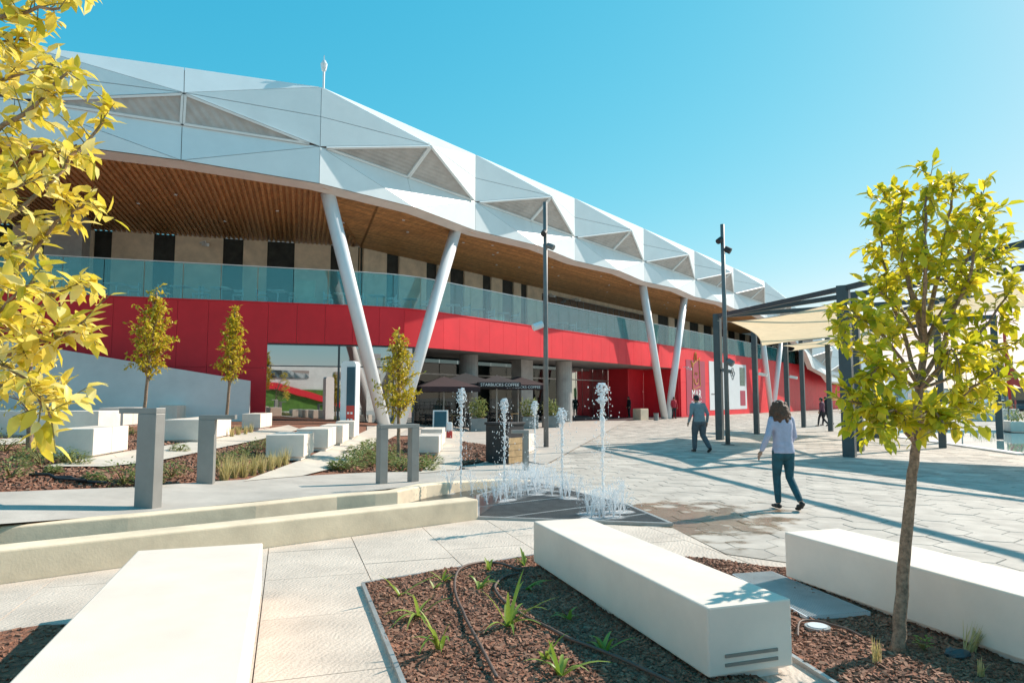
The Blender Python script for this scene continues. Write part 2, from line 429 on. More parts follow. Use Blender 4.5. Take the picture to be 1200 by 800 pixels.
for i in range(-7, 12):
    for j in range(-3, 9):
        off = .35 * (i % 3)
        c = [O0 + BX*(i*.92 + a) + AX*(j*1.18 + off + b) for a, b in ((.004, .004), (.916, .004), (.916, 1.176), (.004, 1.176))]
        c = [(p.x, p.y) for p in c]
        if area(c) < 0: c = c[::-1]
        if any(all(inpoly(x, y, B) for x, y in c) for B in (BEDM, BEDR, BEDL)): continue
        q = clip(FRONT, c)
        if len(q) < 3 or abs(area(q)) < .02: continue
        dz = random.uniform(-.003, .0)
        obj('paving_slab', MB().prism([V(x, y, -.045) for x, y in q], (0, 0, .045+dz)), 'slab', fp)

# mulch
def chip_mesh(P, n, zf, smin, smax, name, parent=None, label=None, flat=.35, skip=None, ring=0):
    mb = MB(); xs = [p[0] for p in P]; ys = [p[1] for p in P]; k = 0; tries = 0
    while k < n and tries < n*6:
        tries += 1
        x, y = random.uniform(min(xs), max(xs)), random.uniform(min(ys), max(ys))
        if not inpoly(x, y, P) or (skip and any(inpoly(x, y, q_) for q_ in skip)) or (ring and not all(inpoly(x+a_, y+b_, P) for a_, b_ in ((ring, 0), (-ring, 0), (0, ring), (0, -ring)))): continue
        s_ = random.uniform(smin, smax); M = Matrix.Rotation(random.uniform(0, 6.3), 3, 'Z') @ Matrix.Rotation(random.gauss(0, .35), 3, 'X') @ Matrix.Rotation(random.gauss(0, .35), 3, 'Y')
        mb.box((x, y, zf(x, y) + s_*flat*.4), (s_*random.uniform(.9, 1.9), s_*random.uniform(.45, .9), s_*flat), M=M); k += 1
    return obj(name, mb, 'chip', parent, kind='stuff', label=label)
def mound(x, y): return .012 + .025*noise.noise(V(x*2.2, y*2.2, 3))+.012
def bed(P, name, label, n, zf=mound, step=.12):
    mb = MB(); xs = [p[0] for p in P]; ys = [p[1] for p in P]
    x = min(xs)
    while x < max(xs):
        y = min(ys)
        while y < max(ys):
            c = [(x, y), (x+step, y), (x+step, y+step), (x, y+step)]; q = clip(P, c)
            if len(q) > 2: mb.poly([V(a, b, zf(a, b)) for a, b in q])
            y += step
        x += step
    b = obj(name, mb, 'mulch', kind='stuff', label=label); b['category'] = 'mulch'
    return b
def vis(P): return [p for p in P]
for P, lab, n in ((BEDM, 'brown bark mulch with strap leaved plants left of the middle bench', 11000), (BEDR, 'brown bark mulch round the foreground tree trunk between two benches', 8000), (BEDL, 'patch of brown bark mulch at the left bench corner', 1500)):
    b = bed(P, 'mulch', lab, n)
    chip_mesh(P, n*2, mound, .010, .030, 'bark_chips', b, ring=.03)
def edging(P, closed, label, h=.03):
    m = MB(); q = list(P) + ([P[0]] if closed else [])
    for a, b in zip(q[:-1], q[1:]): m.bar(V(*a, -.01+h/2), V(*b, -.01+h/2), .03, h+.02)
    tag(obj('bed_edging', m, 'grate_light'), label, 'edging')
edging([BEDM[-1], BEDM[0], BEDM[1]], False, 'pale metal strip bordering the bed of strap leaved plants')
edging([BEDR[1], BEDR[2], BEDR[3]], False, 'thin metal strip bordering the bed with the foreground tree')
edging([BEDL[0], BEDL[1], BEDL[2]], False, 'short metal strip bordering the bed behind the left bench')

# rising ground on the left: mulch slope, grey path, cream strips
hm = MB()
nx, ny = 60, 60; x0, x1, y0, y1 = -42, -1.2, 6.0, 37
def wally(x): return 6.23 + (x + 4.56) * .8                    # front face line of the water channel wall
idx = {}
for i in range(nx+1):
    for j in range(ny+1):
        x = x0 + (x1-x0)*i/nx; ymin = bkyz(x)[0] + .12; y = ymin + (y1-ymin)*(j/ny)**1.6
        idx[i, j] = len(hm.v); hm.v.append(V(x, y, hill(x, y)))
for i in range(nx):
    for j in range(ny): hm.f.append((idx[i, j], idx[i+1, j], idx[i+1, j+1], idx[i, j+1]))
struct(obj('slope', hm, 'mulch', smooth=True))
def strip(name, top, bot, m, lift=.02, n=10, kind='structure'):
    """sheet lying on the slope between two photo-surveyed edge lines"""
    mb = MB(); k = len(top); A = []; B = []
    for i in range(k-1):
        for q in range(n):
            t = q/n
            A.append(tuple(top[i][c]*(1-t)+top[i+1][c]*t for c in (0, 1))); B.append(tuple(bot[i][c]*(1-t)+bot[i+1][c]*t for c in (0, 1)))
    A.append(top[-1]); B.append(bot[-1]); rows = []
    for a, b in zip(A, B):
        pa, pb = HIT(*a), HIT(*b); row = []
        for r in range(7):
            p = pa.lerp(pb, r/6); row.append(V(p.x, p.y, hill(p.x, p.y) + lift))
        rows.append(row)
    for r0, r1 in zip(rows[:-1], rows[1:]):
        for c in range(6): mb.quad(r0[c], r1[c], r1[c+1], r0[c+1])
    return struct(obj(name, mb, m, smooth=True), kind)
PATHT = [(-260, 592), (0, 579), (150, 573), (250, 566), (340, 560), (430, 555), (520, 553), (640, 545)]
PATHB = [(-260, 668), (0, 617), (150, 605.5), (250, 595), (340, 586), (430, 577.5), (520, 567), (640, 560)]
strip('path', PATHT, PATHB, 'concrete_floor', .03)
WALKS = []
def wk(t, b): WALKS.append([tuple(HIT(*p)[:2]) for p in t] + [tuple(HIT(*p)[:2]) for p in b[::-1]]); return strip('walkway', t, b, 'strip', .04)
wk([(50, 549), (146, 531), (232, 518), (300, 506), (338, 499)], [(122, 549), (180, 543), (250, 528), (320, 513), (352, 504)])
wk([(285, 566), (352, 541), (400, 519), (430, 505), (452, 494)], [(352, 560), (400, 548), (440, 524), (470, 508), (486, 497)])
wk([(492, 556), (513, 535), (519, 512), (524, 500)], [(538, 552), (541, 540), (543, 520), (541, 503)])
wk([(0, 516), (60, 513), (120, 507)], [(0, 523), (70, 519), (125, 512)])
strip('forecourt', [(430, 500), (520, 496), (620, 494), (735, 493)], [(430, 512), (524, 510), (560, 532), (640, 545)], 'concrete_floor', .028)
strip('mulch_patch', [(541, 519), (556, 521), (575, 524)], [(541, 546), (560, 543), (580, 538)], 'mulch', .045)
chp = [tuple(HIT(*p)[:2]) for p in [(0, 576), (150, 570), (260, 562), (330, 553), (345, 520), (260, 512), (150, 505), (0, 505)]]
chip_mesh(chp, 14000, lambda x, y: hill(x, y) + .005, .02, .06, 'bark_chips', skip=WALKS)
bpy.data.objects['bark_chips.003']['label'] = 'loose bark chips on the planted slope behind the grey path'
bpy.data.objects['bark_chips.003']['category'] = 'mulch'
chp = [tuple(HIT(*p)[:2]) for p in [(541, 519), (575, 524), (580, 538), (541, 546)]]
o = chip_mesh(chp, 1500, lambda x, y: hill(x, y) + .05, .03, .07, 'bark_chips'); o['label'] = 'square of bark chips beside the black litter bin'; o['category'] = 'mulch'
chp = [tuple(HIT(*p)[:2]) for p in [(375, 553), (420, 528), (455, 514), (500, 516), (505, 535), (480, 553)]]
o = chip_mesh(chp, 2500, lambda x, y: hill(x, y) + .005, .03, .07, 'bark_chips'); o['label'] = 'bark chips round the small tree by the slanted white columns'; o['category'] = 'mulch'

# concrete water channel
def wall_run(pts, th, z0, z1, name, m, label):
    mb = MB(); n = len(pts); L = []; Rr = []
    for i in range(n):
        a = Vector(pts[max(i-1, 0)]); b = Vector(pts[min(i+1, n-1)]); d = (b-a).normalized(); nn = Vector((-d.y, d.x))
        p = Vector(pts[i]); L.append(p); Rr.append(p + nn*th)
    z1 = z1 if hasattr(z1, '__len__') else [z1]*n
    for i in range(n-1):
        a, b, c, d = L[i], L[i+1], Rr[i+1], Rr[i]
        mb.quad((*a, z0), (*b, z0), (*b, z1[i+1]), (*a, z1[i])); mb.quad((*d, z1[i]), (*c, z1[i+1]), (*c, z0), (*d, z0))
        mb.quad((*a, z1[i]), (*b, z1[i+1]), (*c, z1[i+1]), (*d, z1[i]))
    a, d = L[-1], Rr[-1]; mb.quad((*a, z0), (*d, z0), (*d, z1[-1]), (*a, z1[-1]))
    a, d = L[0], Rr[0]; mb.quad((*d, z0), (*a, z0), (*a, z1[0]), (*d, z1[0]))
    o = obj(name, mb, m); tag(o, label, 'wall')
    bm = bmesh.new(); bm.from_mesh(o.data); bmesh.ops.remove_doubles(bm, verts=bm.verts, dist=1e-4); bm.to_mesh(o.data); bm.free()
    md = o.modifiers.new('bevel', 'BEVEL'); md.width = .025; md.segments = 3; md.limit_method = 'ANGLE'
    return o
e0 = V(-4.56, 6.23); e1 = V(-.46, 9.5); dd = (e1-e0)
wf = [tuple((e0 + dd*t)[:2]) for t in (-1.2, -.5, 0, .35, .7, 1)]
wall_run(wf, .30, -.04, [.36, .33, .30, .29, .28, .27], 'channel_wall', 'concrete', 'sand coloured front wall of the water channel ending at the fountain grate')
wall_run([tuple(p[:2]) for p in bk], .22, -.04, [p.z for p in bk], 'channel_wall', 'concrete', 'thin back wall of the water channel along the grey path')
cf = MB()
fr = [Vector((*p, .05)) for p in wf]; 
cf.poly([V(p[0], p[1]+.1, .03) for p in wf] + [V(p.x, p.y+.1, .03) for p in bk[::-1]])
struct(obj('channel_water', cf, 'wet_dark'))

gc = V(sum(p[0] for p in GRATE)/6, sum(p[1] for p in GRATE)/6)
gb = MB(); gb.poly([gc + (V(*p) - gc)*1.3 + V(0, 0, -.006) for p in GRATE]); gbo = struct(obj('fountain_border', gb, 'paver'))
# fountain grate: pit, bars, frame lines
gm = MB(); gm.poly([V(x, y, .005) for x, y in GRATE]); gr = thing('fountain_grate', (GRATE[0][0], GRATE[0][1], 0), 'dark metal bar grating under the fountain jets', 'grate')
obj('pit', gm, 'pit', gr)
bars = MB(); gx0, gx1 = min(p[0] for p in GRATE), max(p[0] for p in GRATE); gy0, gy1 = min(p[1] for p in GRATE), max(p[1] for p in GRATE)
du = V(.80, .60); dv = V(-.6, .8)
def grate_line(c, d):                       # clip an infinite line to the polygon
    ts = []
    for i in range(len(GRATE)):
        a, b = V(*GRATE[i-1]), V(*GRATE[i]); ed = b - a; den = d.x*ed.y - d.y*ed.x
        if abs(den) < 1e-9: continue
        t = ((a.x-c.x)*ed.y - (a.y-c.y)*ed.x)/den; s_ = ((a.x-c.x)*d.y - (a.y-c.y)*d.x)/den
        if 0 <= s_ <= 1: ts.append(t)
    ts.sort(); return [(c + d*ts[k], c + d*ts[k+1]) for k in range(0, len(ts)-1, 2)]
ctr = V((gx0+gx1)/2, (gy0+gy1)/2)
for k in range(-150, 150):
    for a, b in grate_line(ctr + du*(k*.042), dv): bars.bar(a + V(0, 0, .016), b + V(0, 0, .016), .016, .026)
obj('grate_bars', bars, 'grate', gr, kind='stuff')
fl = MB()
for k in range(-8, 9):
    for a, b in grate_line(ctr + dv*(k*.95), du): fl.bar(a + V(0, 0, .022), b + V(0, 0, .022), .03, .02)
for i in range(len(GRATE)): fl.bar(V(*GRATE[i-1], .014), V(*GRATE[i], .014), .05, .04)
obj('grate_frame', fl, 'grate_light', gr)

# reflecting pool on the right
pw = MB(); pw.poly([V(x, y, -.03) for x, y in POOL]); struct(obj('pool_water', pw, 'water'))
pk = MB(); q = POOL + [POOL[0]]
for a, b in zip(q[:-1], q[1:]): pk.bar(V(*a, .0), V(*b, .0), .38, .09)
tag(obj('pool_kerb', pk, 'far_white'), 'pale stone kerb round the shallow pool', 'kerb')
lw = MB(); lw.quad((17.2, 40.2, -.03), (62, 38.5, -.03), (70, 44, -.03), (19, 45.5, -.03)); struct(obj('lawn', lw, 'lawn'))
rd = MB(); rd.quad((19, 50, -.06), (300, 46, -.06), (300, 60, -.06), (24, 62, -.06)); struct(obj('road', rd, 'grey_conc'))

# ================================================================== THE BUILDING
BL = thing('shopping_centre', (-5.3, 35.4, 0), 'long white faceted roof building with red panel walls, glass balcony and slanted white columns', 'building')
# plan line of the red balcony band, d = metres from its corner (left negative)
er, el = V(.6, .8), V(.955, .296)
cn = V(-5.45, 35.35)*.925
pl = []
for k in range(60, 0, -1): pl.append(cn - el*(2.2 + k*.6))
a_, b_ = cn - el*2.2, cn + er*2.2
for k in range(0, 13):
    t = k/12; pl.append(a_.lerp(cn, t).lerp(cn.lerp(b_, t), t))
for k in range(1, 220): pl.append(cn + er*(2.2 + k*.6))
cum = [0]
for a, b in zip(pl[:-1], pl[1:]): cum.append(cum[-1] + (b-a).length)
zero = cum[66]; cum = [c - zero for c in cum]
def band(d, off=0.0, z=0.0):
    i = 0
    import bisect
    i = min(max(bisect.bisect_left(cum, d), 1), len(cum)-1)
    t = (d - cum[i-1])/(cum[i]-cum[i-1]); p = pl[i-1].lerp(pl[i], t)
    i0 = max(i-2, 0); i1 = min(i+1, len(pl)-1); tg = (pl[i1]-pl[i0]).normalized()
    n = V(tg.y, -tg.x); return V(p.x + n.x*off, p.y + n.y*off, z)
def dpx(px, off=0.0):                         # where on the band line the photo column px lies
    k = (px-600)/802.7; lo, hi = -36, 125
    for _ in range(50):
        m = (lo+hi)/2; p = band(m, off)
        if p.x/p.y < k: lo = m
        else: hi = m
    return lo
def wallpanel(name, d0, d1, z0, z1, off, th, m, parent=BL, gap=.012, label=None, n=1):
    mb = MB(); N = max(1, n)
    for q in range(N):
        a = d0 + gap/2 + (d1-d0-gap)*q/N; b = d0 + gap/2 + (d1-d0-gap)*(q+1)/N
        pts = [band(a, off, z0+gap/2), band(b, off, z0+gap/2), band(b, off-th, z0+gap/2), band(a, off-th, z0+gap/2)]
        mb.prism(pts, (0, 0, z1-z0-gap))
    return obj(name, mb, m, parent, label=label)
ZB0, ZB1 = 4.13, 5.95
D_WIN0 = dpx(305); D_WIN1 = .6; D_REC1 = dpx(735, -3.4); D_FL = dpx(797); D_END = 112
# red band panels
d = -30.0
while d < D_END:
    w_ = 1.25
    lo = 0.2 if (d + .6 < D_WIN0 or d + .6 > D_FL) else ZB0
    if lo < 1:
        wallpanel('facade_panel', d, d+w_, 3.0, ZB1, 0, .12, 'red'); wallpanel('facade_panel', d, d+w_, -.05, 3.0, 0, .12, 'red')
    else: wallpanel('facade_panel', d, d+w_, ZB0, ZB1, 0, .12, 'red')
    d += w_
wallpanel('wall_backing', -30, D_WIN0, -.05, ZB1, -.16, .05, 'red', gap=0, n=20); wallpanel('wall_backing', D_FL, D_END, -.05, ZB1, -.16, .05, 'red', gap=0, n=1)
wallpanel('wall_backing', D_REC1, D_FL, 0, ZB0, -3.55, .05, 'red', gap=0)
# coping on the band, underside slab, backing
cp = MB(); d = -30
while d < D_END:
    cp.prism([band(d, .03, ZB1), band(d+1, .03, ZB1), band(d+1, -.2, ZB1), band(d, -.2, ZB1)], (0, 0, .05)); d += 1
obj('coping', cp, 'red', BL)
bs = MB(); d = -30
while d < D_END:
    bs.quad(band(d, -.06, ZB0+.03), band(d+1, -.06, ZB0+.03), band(d+1, -7, ZB0+.03), band(d, -7, ZB0+.03))
    bs.quad(band(d, -.13, ZB1-.02), band(d+1, -.13, ZB1-.02), band(d+1, -4.2, ZB1-.02), band(d, -4.2, ZB1-.02))
    bs.quad(band(d, -.13, ZB0+.03), band(d+1, -.13, ZB0+.03), band(d+1, -.13, ZB1-.02), band(d, -.13, ZB1-.02)); d += 1
obj('balcony_slab', bs, 'grey_conc', BL)
# balcony glass
d = -30.0
while d < dpx(932):
    w_ = 1.55 if d < 0 else 1.25
    wallpanel('railing_pane', d, d+w_, ZB1+.05, ZB1+1.66, -.12, .03, 'rail_glass', gap=.03); d += w_
tr = MB(); d = -30.0
while d < dpx(932): tr.bar(band(d, -.135, ZB1+1.68), band(d+1, -.135, ZB1+1.68), .05, .04); d += 1
obj('handrail', tr, 'white_metal', BL)
# upper wall: beige panels and dark planted strips, then a band of windows
UW = -5.7
pat = [1.9, 1.0, 2.3, 1.0, 1.2, 1.4, 1.9, .95, 1.25, 1.35, .9, .8]
d = -30.0; k = 0; DW = dpx(625, UW)
while d < DW:
    w_ = pat[k % len(pat)]*1.0
    if k % 2 == 0: wallpanel('wall_panel', d, d+w_, ZB1, 10.06, UW, .2, 'beige', gap=.0)
    else: wallpanel('planted_panel', d, d+w_, ZB1, 10.06, UW-.12, .1, 'dark_panel', gap=.0)
    d += w_; k += 1
DE = dpx(765, UW)
wallpanel('wall_panel', d, DE, ZB1, 8.9, UW, .2, 'grey_conc', gap=0, n=8)
wallpanel('wall_panel', d, DE, 9.72, 10.06, UW, .2, 'beige', gap=0, n=8)
while d < DE - .5:
    wn = wallpanel('window', d, d+1.05, 8.9, 9.72, UW-.06, .06, 'window_glass', gap=.09); d += 1.05
wallpanel('window_backing', dpx(625, UW), DE, 8.9, 9.72, UW-.14, .05, 'far_white', gap=0, n=8)
d = DE; k = 0
while d < D_END:
    w_ = 2.6 if k % 2 else 1.5
    wallpanel('wall_panel' if k % 2 == 0 else 'planted_panel', d, d+w_, ZB1, 10.06, UW - .1*(k % 2), .15, 'beige' if k % 2 == 0 else 'dark_panel', gap=0); d += w_; k += 1

# left shop window
WZ0 = .45
for (da, db) in ((D_WIN0+.15, D_WIN0+3.4), (D_WIN0+3.4, D_WIN0+6.0), (D_WIN0+6.0, D_WIN1)):
    for (z0, z1) in ((WZ0, 3.1), (3.1, ZB0-.02)):
        wp = wallpanel('window', da, db, z0, z1, -.1, .05, 'window_glass', gap=.0, n=4 if db > -.5 else 1)
fm = MB()
for da in (D_WIN0+.08, D_WIN0+3.4, D_WIN0+6.0, D_WIN1): fm.bar(band(da, -.08, WZ0), band(da, -.08, ZB0), .08, .08)
for z in (3.1, ZB0-.05):
    dd_ = D_WIN0
    while dd_ < D_WIN1-.2: fm.bar(band(dd_, -.08, z), band(dd_+.5, -.08, z), .05, .05); dd_ += .5
obj('window_frame', fm, 'dark_steel', BL)
wallpanel('interior_wall', D_WIN0, 1, 0, ZB0, -4.5, .1, 'grey_conc', n=8)
wallpanel('plinth', D_WIN0, .6, -.05, WZ0, 0, .2, 'dark_steel', n=8, gap=0)
# cafe recess: set-back glazing, pillars, dark paving
RG = -5.2
d = 1.0; k = 0
while d < D_REC1 - .2:
    e_ = min(d+1.7, D_REC1)
    gm_ = 'window_glass' if d > dpx(655, RG) else 'shop_glass'; wallpanel('window', d, e_, .05, 3.1, RG, .04, gm_, gap=.06); wallpanel('window', d, e_, 3.1, ZB0, RG, .04, gm_, gap=.06); d = e_; k += 1
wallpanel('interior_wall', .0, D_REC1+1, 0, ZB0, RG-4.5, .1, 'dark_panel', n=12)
mb = MB(); d = .5
while d < D_REC1: mb.bar(band(d, RG+.03, 3.1), band(d+1, RG+.03, 3.1), .06, .08); d += 1
obj('transom', mb, 'grate_light', BL)
mb = MB(); dd_ = .6
while dd_ < D_FL+1: mb.quad(band(dd_, .6, .012), band(dd_+1, .6, .012), band(dd_+1, -9, .012), band(dd_, -9, .012)); dd_ += 1
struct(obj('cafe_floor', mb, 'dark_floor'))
for px, rad, off in ((549, .55, -2.2), (612, .5, -2.8), (661, .55, -1.6)):
    p = band(dpx(px, off), off)
    m = 'grey_conc'
    if px == 612:
        obj('pillar', MB().box((p.x, p.y, ZB0/2), (1.3, .8, ZB0), R(53)), m, BL)
    else: obj('pillar', MB().tube([p, p + V(0, 0, ZB0)], rad, 20), m, BL, smooth=False)
# red recess with doors
for d0 in [D_REC1 + 1.3*i for i in range(int((D_FL-D_REC1)/1.3)+1)]:
    for z0, z1 in ((0, 2.2), (2.2, ZB0)): wallpanel('facade_panel', d0, min(d0+1.3, D_FL), z0, z1, -3.4, .1, 'red')
mb = MB(); a, b = band(D_REC1, RG, 0), band(D_REC1, -3.3, 0); mb.prism([a, b, b + V(.1, .1, 0), a + V(.1, .1, 0)], (0, 0, ZB0)); obj('return_wall', mb, 'red', BL)
mb = MB(); a, b = band(D_FL, -3.4, 0), band(D_FL, -.12, 0); mb.prism([a, b, b + V(.12, .16, 0), a + V(.12, .16, 0)], (0, 0, ZB0)); obj('return_wall', mb, 'red', BL)

# ---- faceted roof
R0 = V(-7.63, 26.42); er2, el2 = V(.6026, .798), V(.877, .48)
def seam(k):
    p = R0 + (er2*9.57*k if k >= 0 else el2*9.9*k)
    dz = {7: -1.3, 8: -4.6, 9: -6.2}.get(k, -6.4 if k > 9 else 0)
    if k < 0: zt, zm, zb = 13.3, 11.4, 10.1
    else: zt, zm, zb = 14.05, 11.6, 10.1
    tz = dz*.75
    return V(p.x, p.y, zt+tz), V(p.x, p.y, zm+dz), V(p.x, p.y, zb+dz)
core = MB(); lipm = MB(); edge = []
def tri_panel(name, pts, m, inset=.011, th=.05, frame=False):
    c = (pts[0]+pts[1]+pts[2])/3; nrm = (pts[1]-pts[0]).cross(pts[2]-pts[0]).normalized()
    q = []
    for i in range(3):                        # inset along edges
        a, b, e = pts[i], pts[(i+1) % 3], pts[i-1]
        u, w_ = (b-a).normalized(), (e-a).normalized(); sn = max(.12, u.cross(w_).length)
        q.append(a + (u+w_)*(inset/sn))
    o = obj(name, MB().prism([p - nrm*th for p in q], nrm*th), m, BL)
    if frame:
        f = MB()
        for i in range(3): f.bar(q[i] + nrm*.03, q[(i+1) % 3] + nrm*.03, .085, .08, up=nrm)
        obj('frame', f, 'roof_white', o)
    core.poly([p - nrm*.16 for p in pts]); return o
for k in range(-4, 15):
    A, A1, A2 = seam(k); B, B1, B2 = seam(k+1)
    tg = (B2-A2); tg.z = 0; tg.normalize(); n = V(tg.y, -tg.x)
    dp, dq = (1.45, .5) if k >= 0 else (.45, .25)
    P = (A+B)/2; P = V(P.x, P.y, (A.z+B.z)/2*.48 + (A1.z+B1.z)/2*.52) + n*dp
    Q = (A2+B2)/2 + n*dq + V(0, 0, .02)
    RM = (A1+B1)/2; T = (A+B)/2
    outward = n + V(0, 0, .2)
    def panel(nm, pts, m, **kw):
        pts = [Vector(p) for p in pts]
        if (pts[1]-pts[0]).cross(pts[2]-pts[0]).dot(outward) < 0: pts = [pts[0], pts[2], pts[1]]
        return tri_panel(nm, pts, m, **kw)
    Al = A.lerp(A1, .5); Pl = P; 
    # side facets are two sheets split by a joint running to the apex
    panel('roof_panel', (A, Al, P), 'roof_white'); panel('roof_panel', (Al, A1, P), 'roof_white')
    Bl = B.lerp(B1, .5)
    panel('roof_panel', (B, Bl, P), 'roof_white'); panel('roof_panel', (Bl, B1, P), 'roof_white')
    panel('roof_panel', (A, P, T), 'roof_white'); panel('roof_panel', (T, P, B), 'roof_white')
    panel('louvre_panel', (A1, P, RM), 'louvre', inset=.05, frame=True); panel('louvre_panel', (RM, P, B1), 'louvre', inset=.05, frame=True)
    panel('roof_panel', (A1, Q, A2), 'roof_white'); panel('roof_panel', (B1, Q, B2), 'roof_white')
    panel('roof_panel', (A1, Q, RM), 'roof_white'); panel('roof_panel', (RM, Q, B1), 'roof_white')
    edge += [(A2, n), (Q, n)]
edge.append((B2, n))
obj('roof_core', core, 'core', BL)
# roof deck behind the facets
rdm = MB()
for k in range(-4, 15):
    A, B = seam(k)[0], seam(k+1)[0]
    i_ = V(-.8, .6, 0)*28
    rdm.quad(A - V(0, 0, .1), B - V(0, 0, .1), B + i_, A + i_)
obj('roof_deck', rdm, 'roof_white', BL)
# soffit: pale lip along the edge, timber lining inside it
for (a, n1), (b, n2) in zip(edge[:-1], edge[1:]):
    lipm.quad(a - V(0, 0, .02), b - V(0, 0, .02), b - n2*.6 - V(0, 0, .14), a - n1*.6 - V(0, 0, .14))
    lipm.quad(a - n1*.6 - V(0, 0, .14), b - n2*.6 - V(0, 0, .14), b - n2*.6 + V(0, 0, .2), a - n1*.6 + V(0, 0, .2))
obj('soffit_lip', lipm, 'lip', BL)
sf = MB(); eps = [e for e in edge if e[0].z > 9.9]
inner = [band(-30 + i*(95/60), UW-.3, 10.12) for i in range(61)]
sf.poly([V(e.x, e.y, 10.12) for e, _ in eps] + inner[::-1])
soff = obj('soffit', sf, 'wood', BL, label='timber lined underside of the roof overhang')
bm = bmesh.new(); bm.from_mesh(soff.data); bmesh.ops.triangulate(bm, faces=bm.faces); bm.to_mesh(soff.data); bm.free()
# drooping soffit at the far end
sf2 = MB()
late = [e for e in edge if e[0].z <= 10.3][-11:]
for (a, n1), (b, n2) in zip(late[:-1], late[1:]): sf2.quad(a - V(0, 0, .05), b - V(0, 0, .05), b - n2*9 - V(0, 0, .05), a - n1*9 - V(0, 0, .05))
obj('soffit', sf2, 'wood', BL)
# timber battens under the lining
bt = MB(); cornerIn = band(0, UW-.2); cdir = cornerIn - R0
nl = V(.296, -.955)
EDL = [e[0] for e in edge]
def isect(p, d, segs):
    best = None
    for a, b in segs:
        ed = b - a; den = d.x*ed.y - d.y*ed.x
        if abs(den) < 1e-9: continue
        t = ((a.x-p.x)*ed.y - (a.y-p.y)*ed.x)/den; s_ = ((a.x-p.x)*d.y - (a.y-p.y)*d.x)/den
        if 0 <= s_ <= 1 and t > 0 and (best is None or t < best): best = t
    return best
segs = list(zip(EDL[:-1], EDL[1:])) + [(R0, cornerIn)]
d = -29.0
while d < 0:
    p = band(d, UW, 0); t = isect(p + nl*.01, nl, segs)
    if t and t > 1.5: bt.bar(p + V(0, 0, 10.07), p + nl*(t-.7) + V(0, 0, 10.07), .11, .09)
    d += .235
for k in range(0, 46):
    off = UW + k*.21
    st = cn + V(er.y, -er.x)*off
    t0 = isect(st + er*90, -er, [(R0 - cdir*.3, cornerIn + cdir*.3)])
    if t0 is None: continue
    a = st + er*(90 - t0 + .05); b = st + er*66
    if off > 1.6: continue
    bt.bar(a + V(0, 0, 10.07), b + V(0, 0, 10.07), .11, .09)
obj('batten', bt, 'wood', soff, kind='stuff')
dl = MB()
for i in range(34):
    p = band(random.uniform(-24, 40), random.uniform(-3, 2.2), 10.0); dl.tube([p, p + V(0, 0, .05)], .07, 8)
obj('downlight', dl, 'white_metal', soff, kind='stuff')
# slanted columns
def edge_pt(px, py, inset=.75):               # on the roof edge line, inset inwards
    lo, hi = -1, 110
    nn = V(er2.y, -er2.x)
    for _ in range(50):
        m = (lo+hi)/2; p = R0 + er2*m - nn*inset; pp = V(p.x, p.y, 10.05) 
        u = ray(px, py)
        if p.x/p.y < u.x/u.y: lo = m
        else: hi = m
    return R0 + er2*lo - nn*inset
for base, tops in (((459, 506), ((384, 220), (534, 268))), ((781, 491.5), ((753, 334), (802, 349))), ((905, 484), ((891, 385), (917, 383)))):
    b = edge_pt(*base, inset=.9)
    if base[0] == 459: b = G(459, 510)
    for s_, tpx in zip((-1, 1), tops):
        t = edge_pt(*tpx); bb = b + er2*(.28*s_)
        obj('column', MB().tube([V(bb.x, bb.y, -.02), V(t.x, t.y, 10.1)], [.27, .30], 24), 'white_metal', BL, smooth=True)
# writing and posters on the red wall
def on_wall(dc, z, off=.02):
    p = band(dc, off, z); t = er; nn = V(er.y, -er.x)
    return Matrix(((t.x, 0, nn.x, p.x), (t.y, 0, nn.y, p.y), (0, 1, 0, p.z), (0, 0, 0, 1)))
ds0, ds1 = dpx(804.5), dpx(826.5); dsc = (ds0+ds1)/2
sg = wallpanel('sign_panel', ds0, ds1, .15, 5.0, .03, .03, 'red_sign', gap=0, label='dark red sign panel with a gold smiling bag emblem')
def stroke(pts, wd, m, dc, z, parent, name='emblem'):
    mb = MB(); Mx = on_wall(dc, z, .045)
    q = [Mx @ V(x, y, 0) for x, y in pts]
    mb.tube(q, wd, 5); return obj(name, mb, m, parent)
bag = [(-.78, 1.0), (-.72, -1.3), (.72, -1.15), (.78, 1.35), (.1, .92), (-.78, 1.0)]
stroke([(-.72, .95), (-.8, -1.35), (.95, -1.0), (.75, 1.45), (-.72, .95)], .042, 'gold', dsc, 3.7, sg)
stroke([(-.35, 1.1), (-.2, 1.9), (.0, 2.05), (.15, 1.8), (.2, 1.25)], .045, 'gold', dsc, 3.7, sg)
stroke([(-.72, .95), (-1.1, 1.25), (-.85, .7), (-.45, 1.02)], .04, 'gold', dsc, 3.7, sg)
stroke([(.75, 1.45), (1.0, 1.6)], .04, 'gold', dsc, 3.7, sg)
stroke([(-.45, -.35), (-.3, -.7), (0, -.85), (.35, -.7), (.5, -.3)], .045, 'gold', dsc, 3.7, sg)
for ex in (-.15, .22): stroke([(ex, .0), (ex, .25)], .045, 'gold', dsc, 3.7, sg)
text_mesh('lettering', 'MAR', 1.1, on_wall(dsc, 1.95, .05), 'white_paint', sg)
text_mesh('lettering', 'SHOPPING', .5, on_wall(dsc, 1.2, .05), 'white_paint', sg)
dw0, dw1 = dpx(831.5), dpx(875)
ps = wallpanel('poster', dw0, dw1, .5, 5.1, .03, .03, 'poster', gap=0, label='large white poster with small pictures')
wallpanel('poster_picture', dw0 + (dw1-dw0)*.80, dw0 + (dw1-dw0)*.95, 2.9, 4.8, .045, .012, 'poster_green', parent=ps, gap=0)
wallpanel('poster_picture', dw0 + (dw1-dw0)*.80, dw0 + (dw1-dw0)*.95, .85, 2.4, .045, .012, 'red_sign', parent=ps, gap=0)
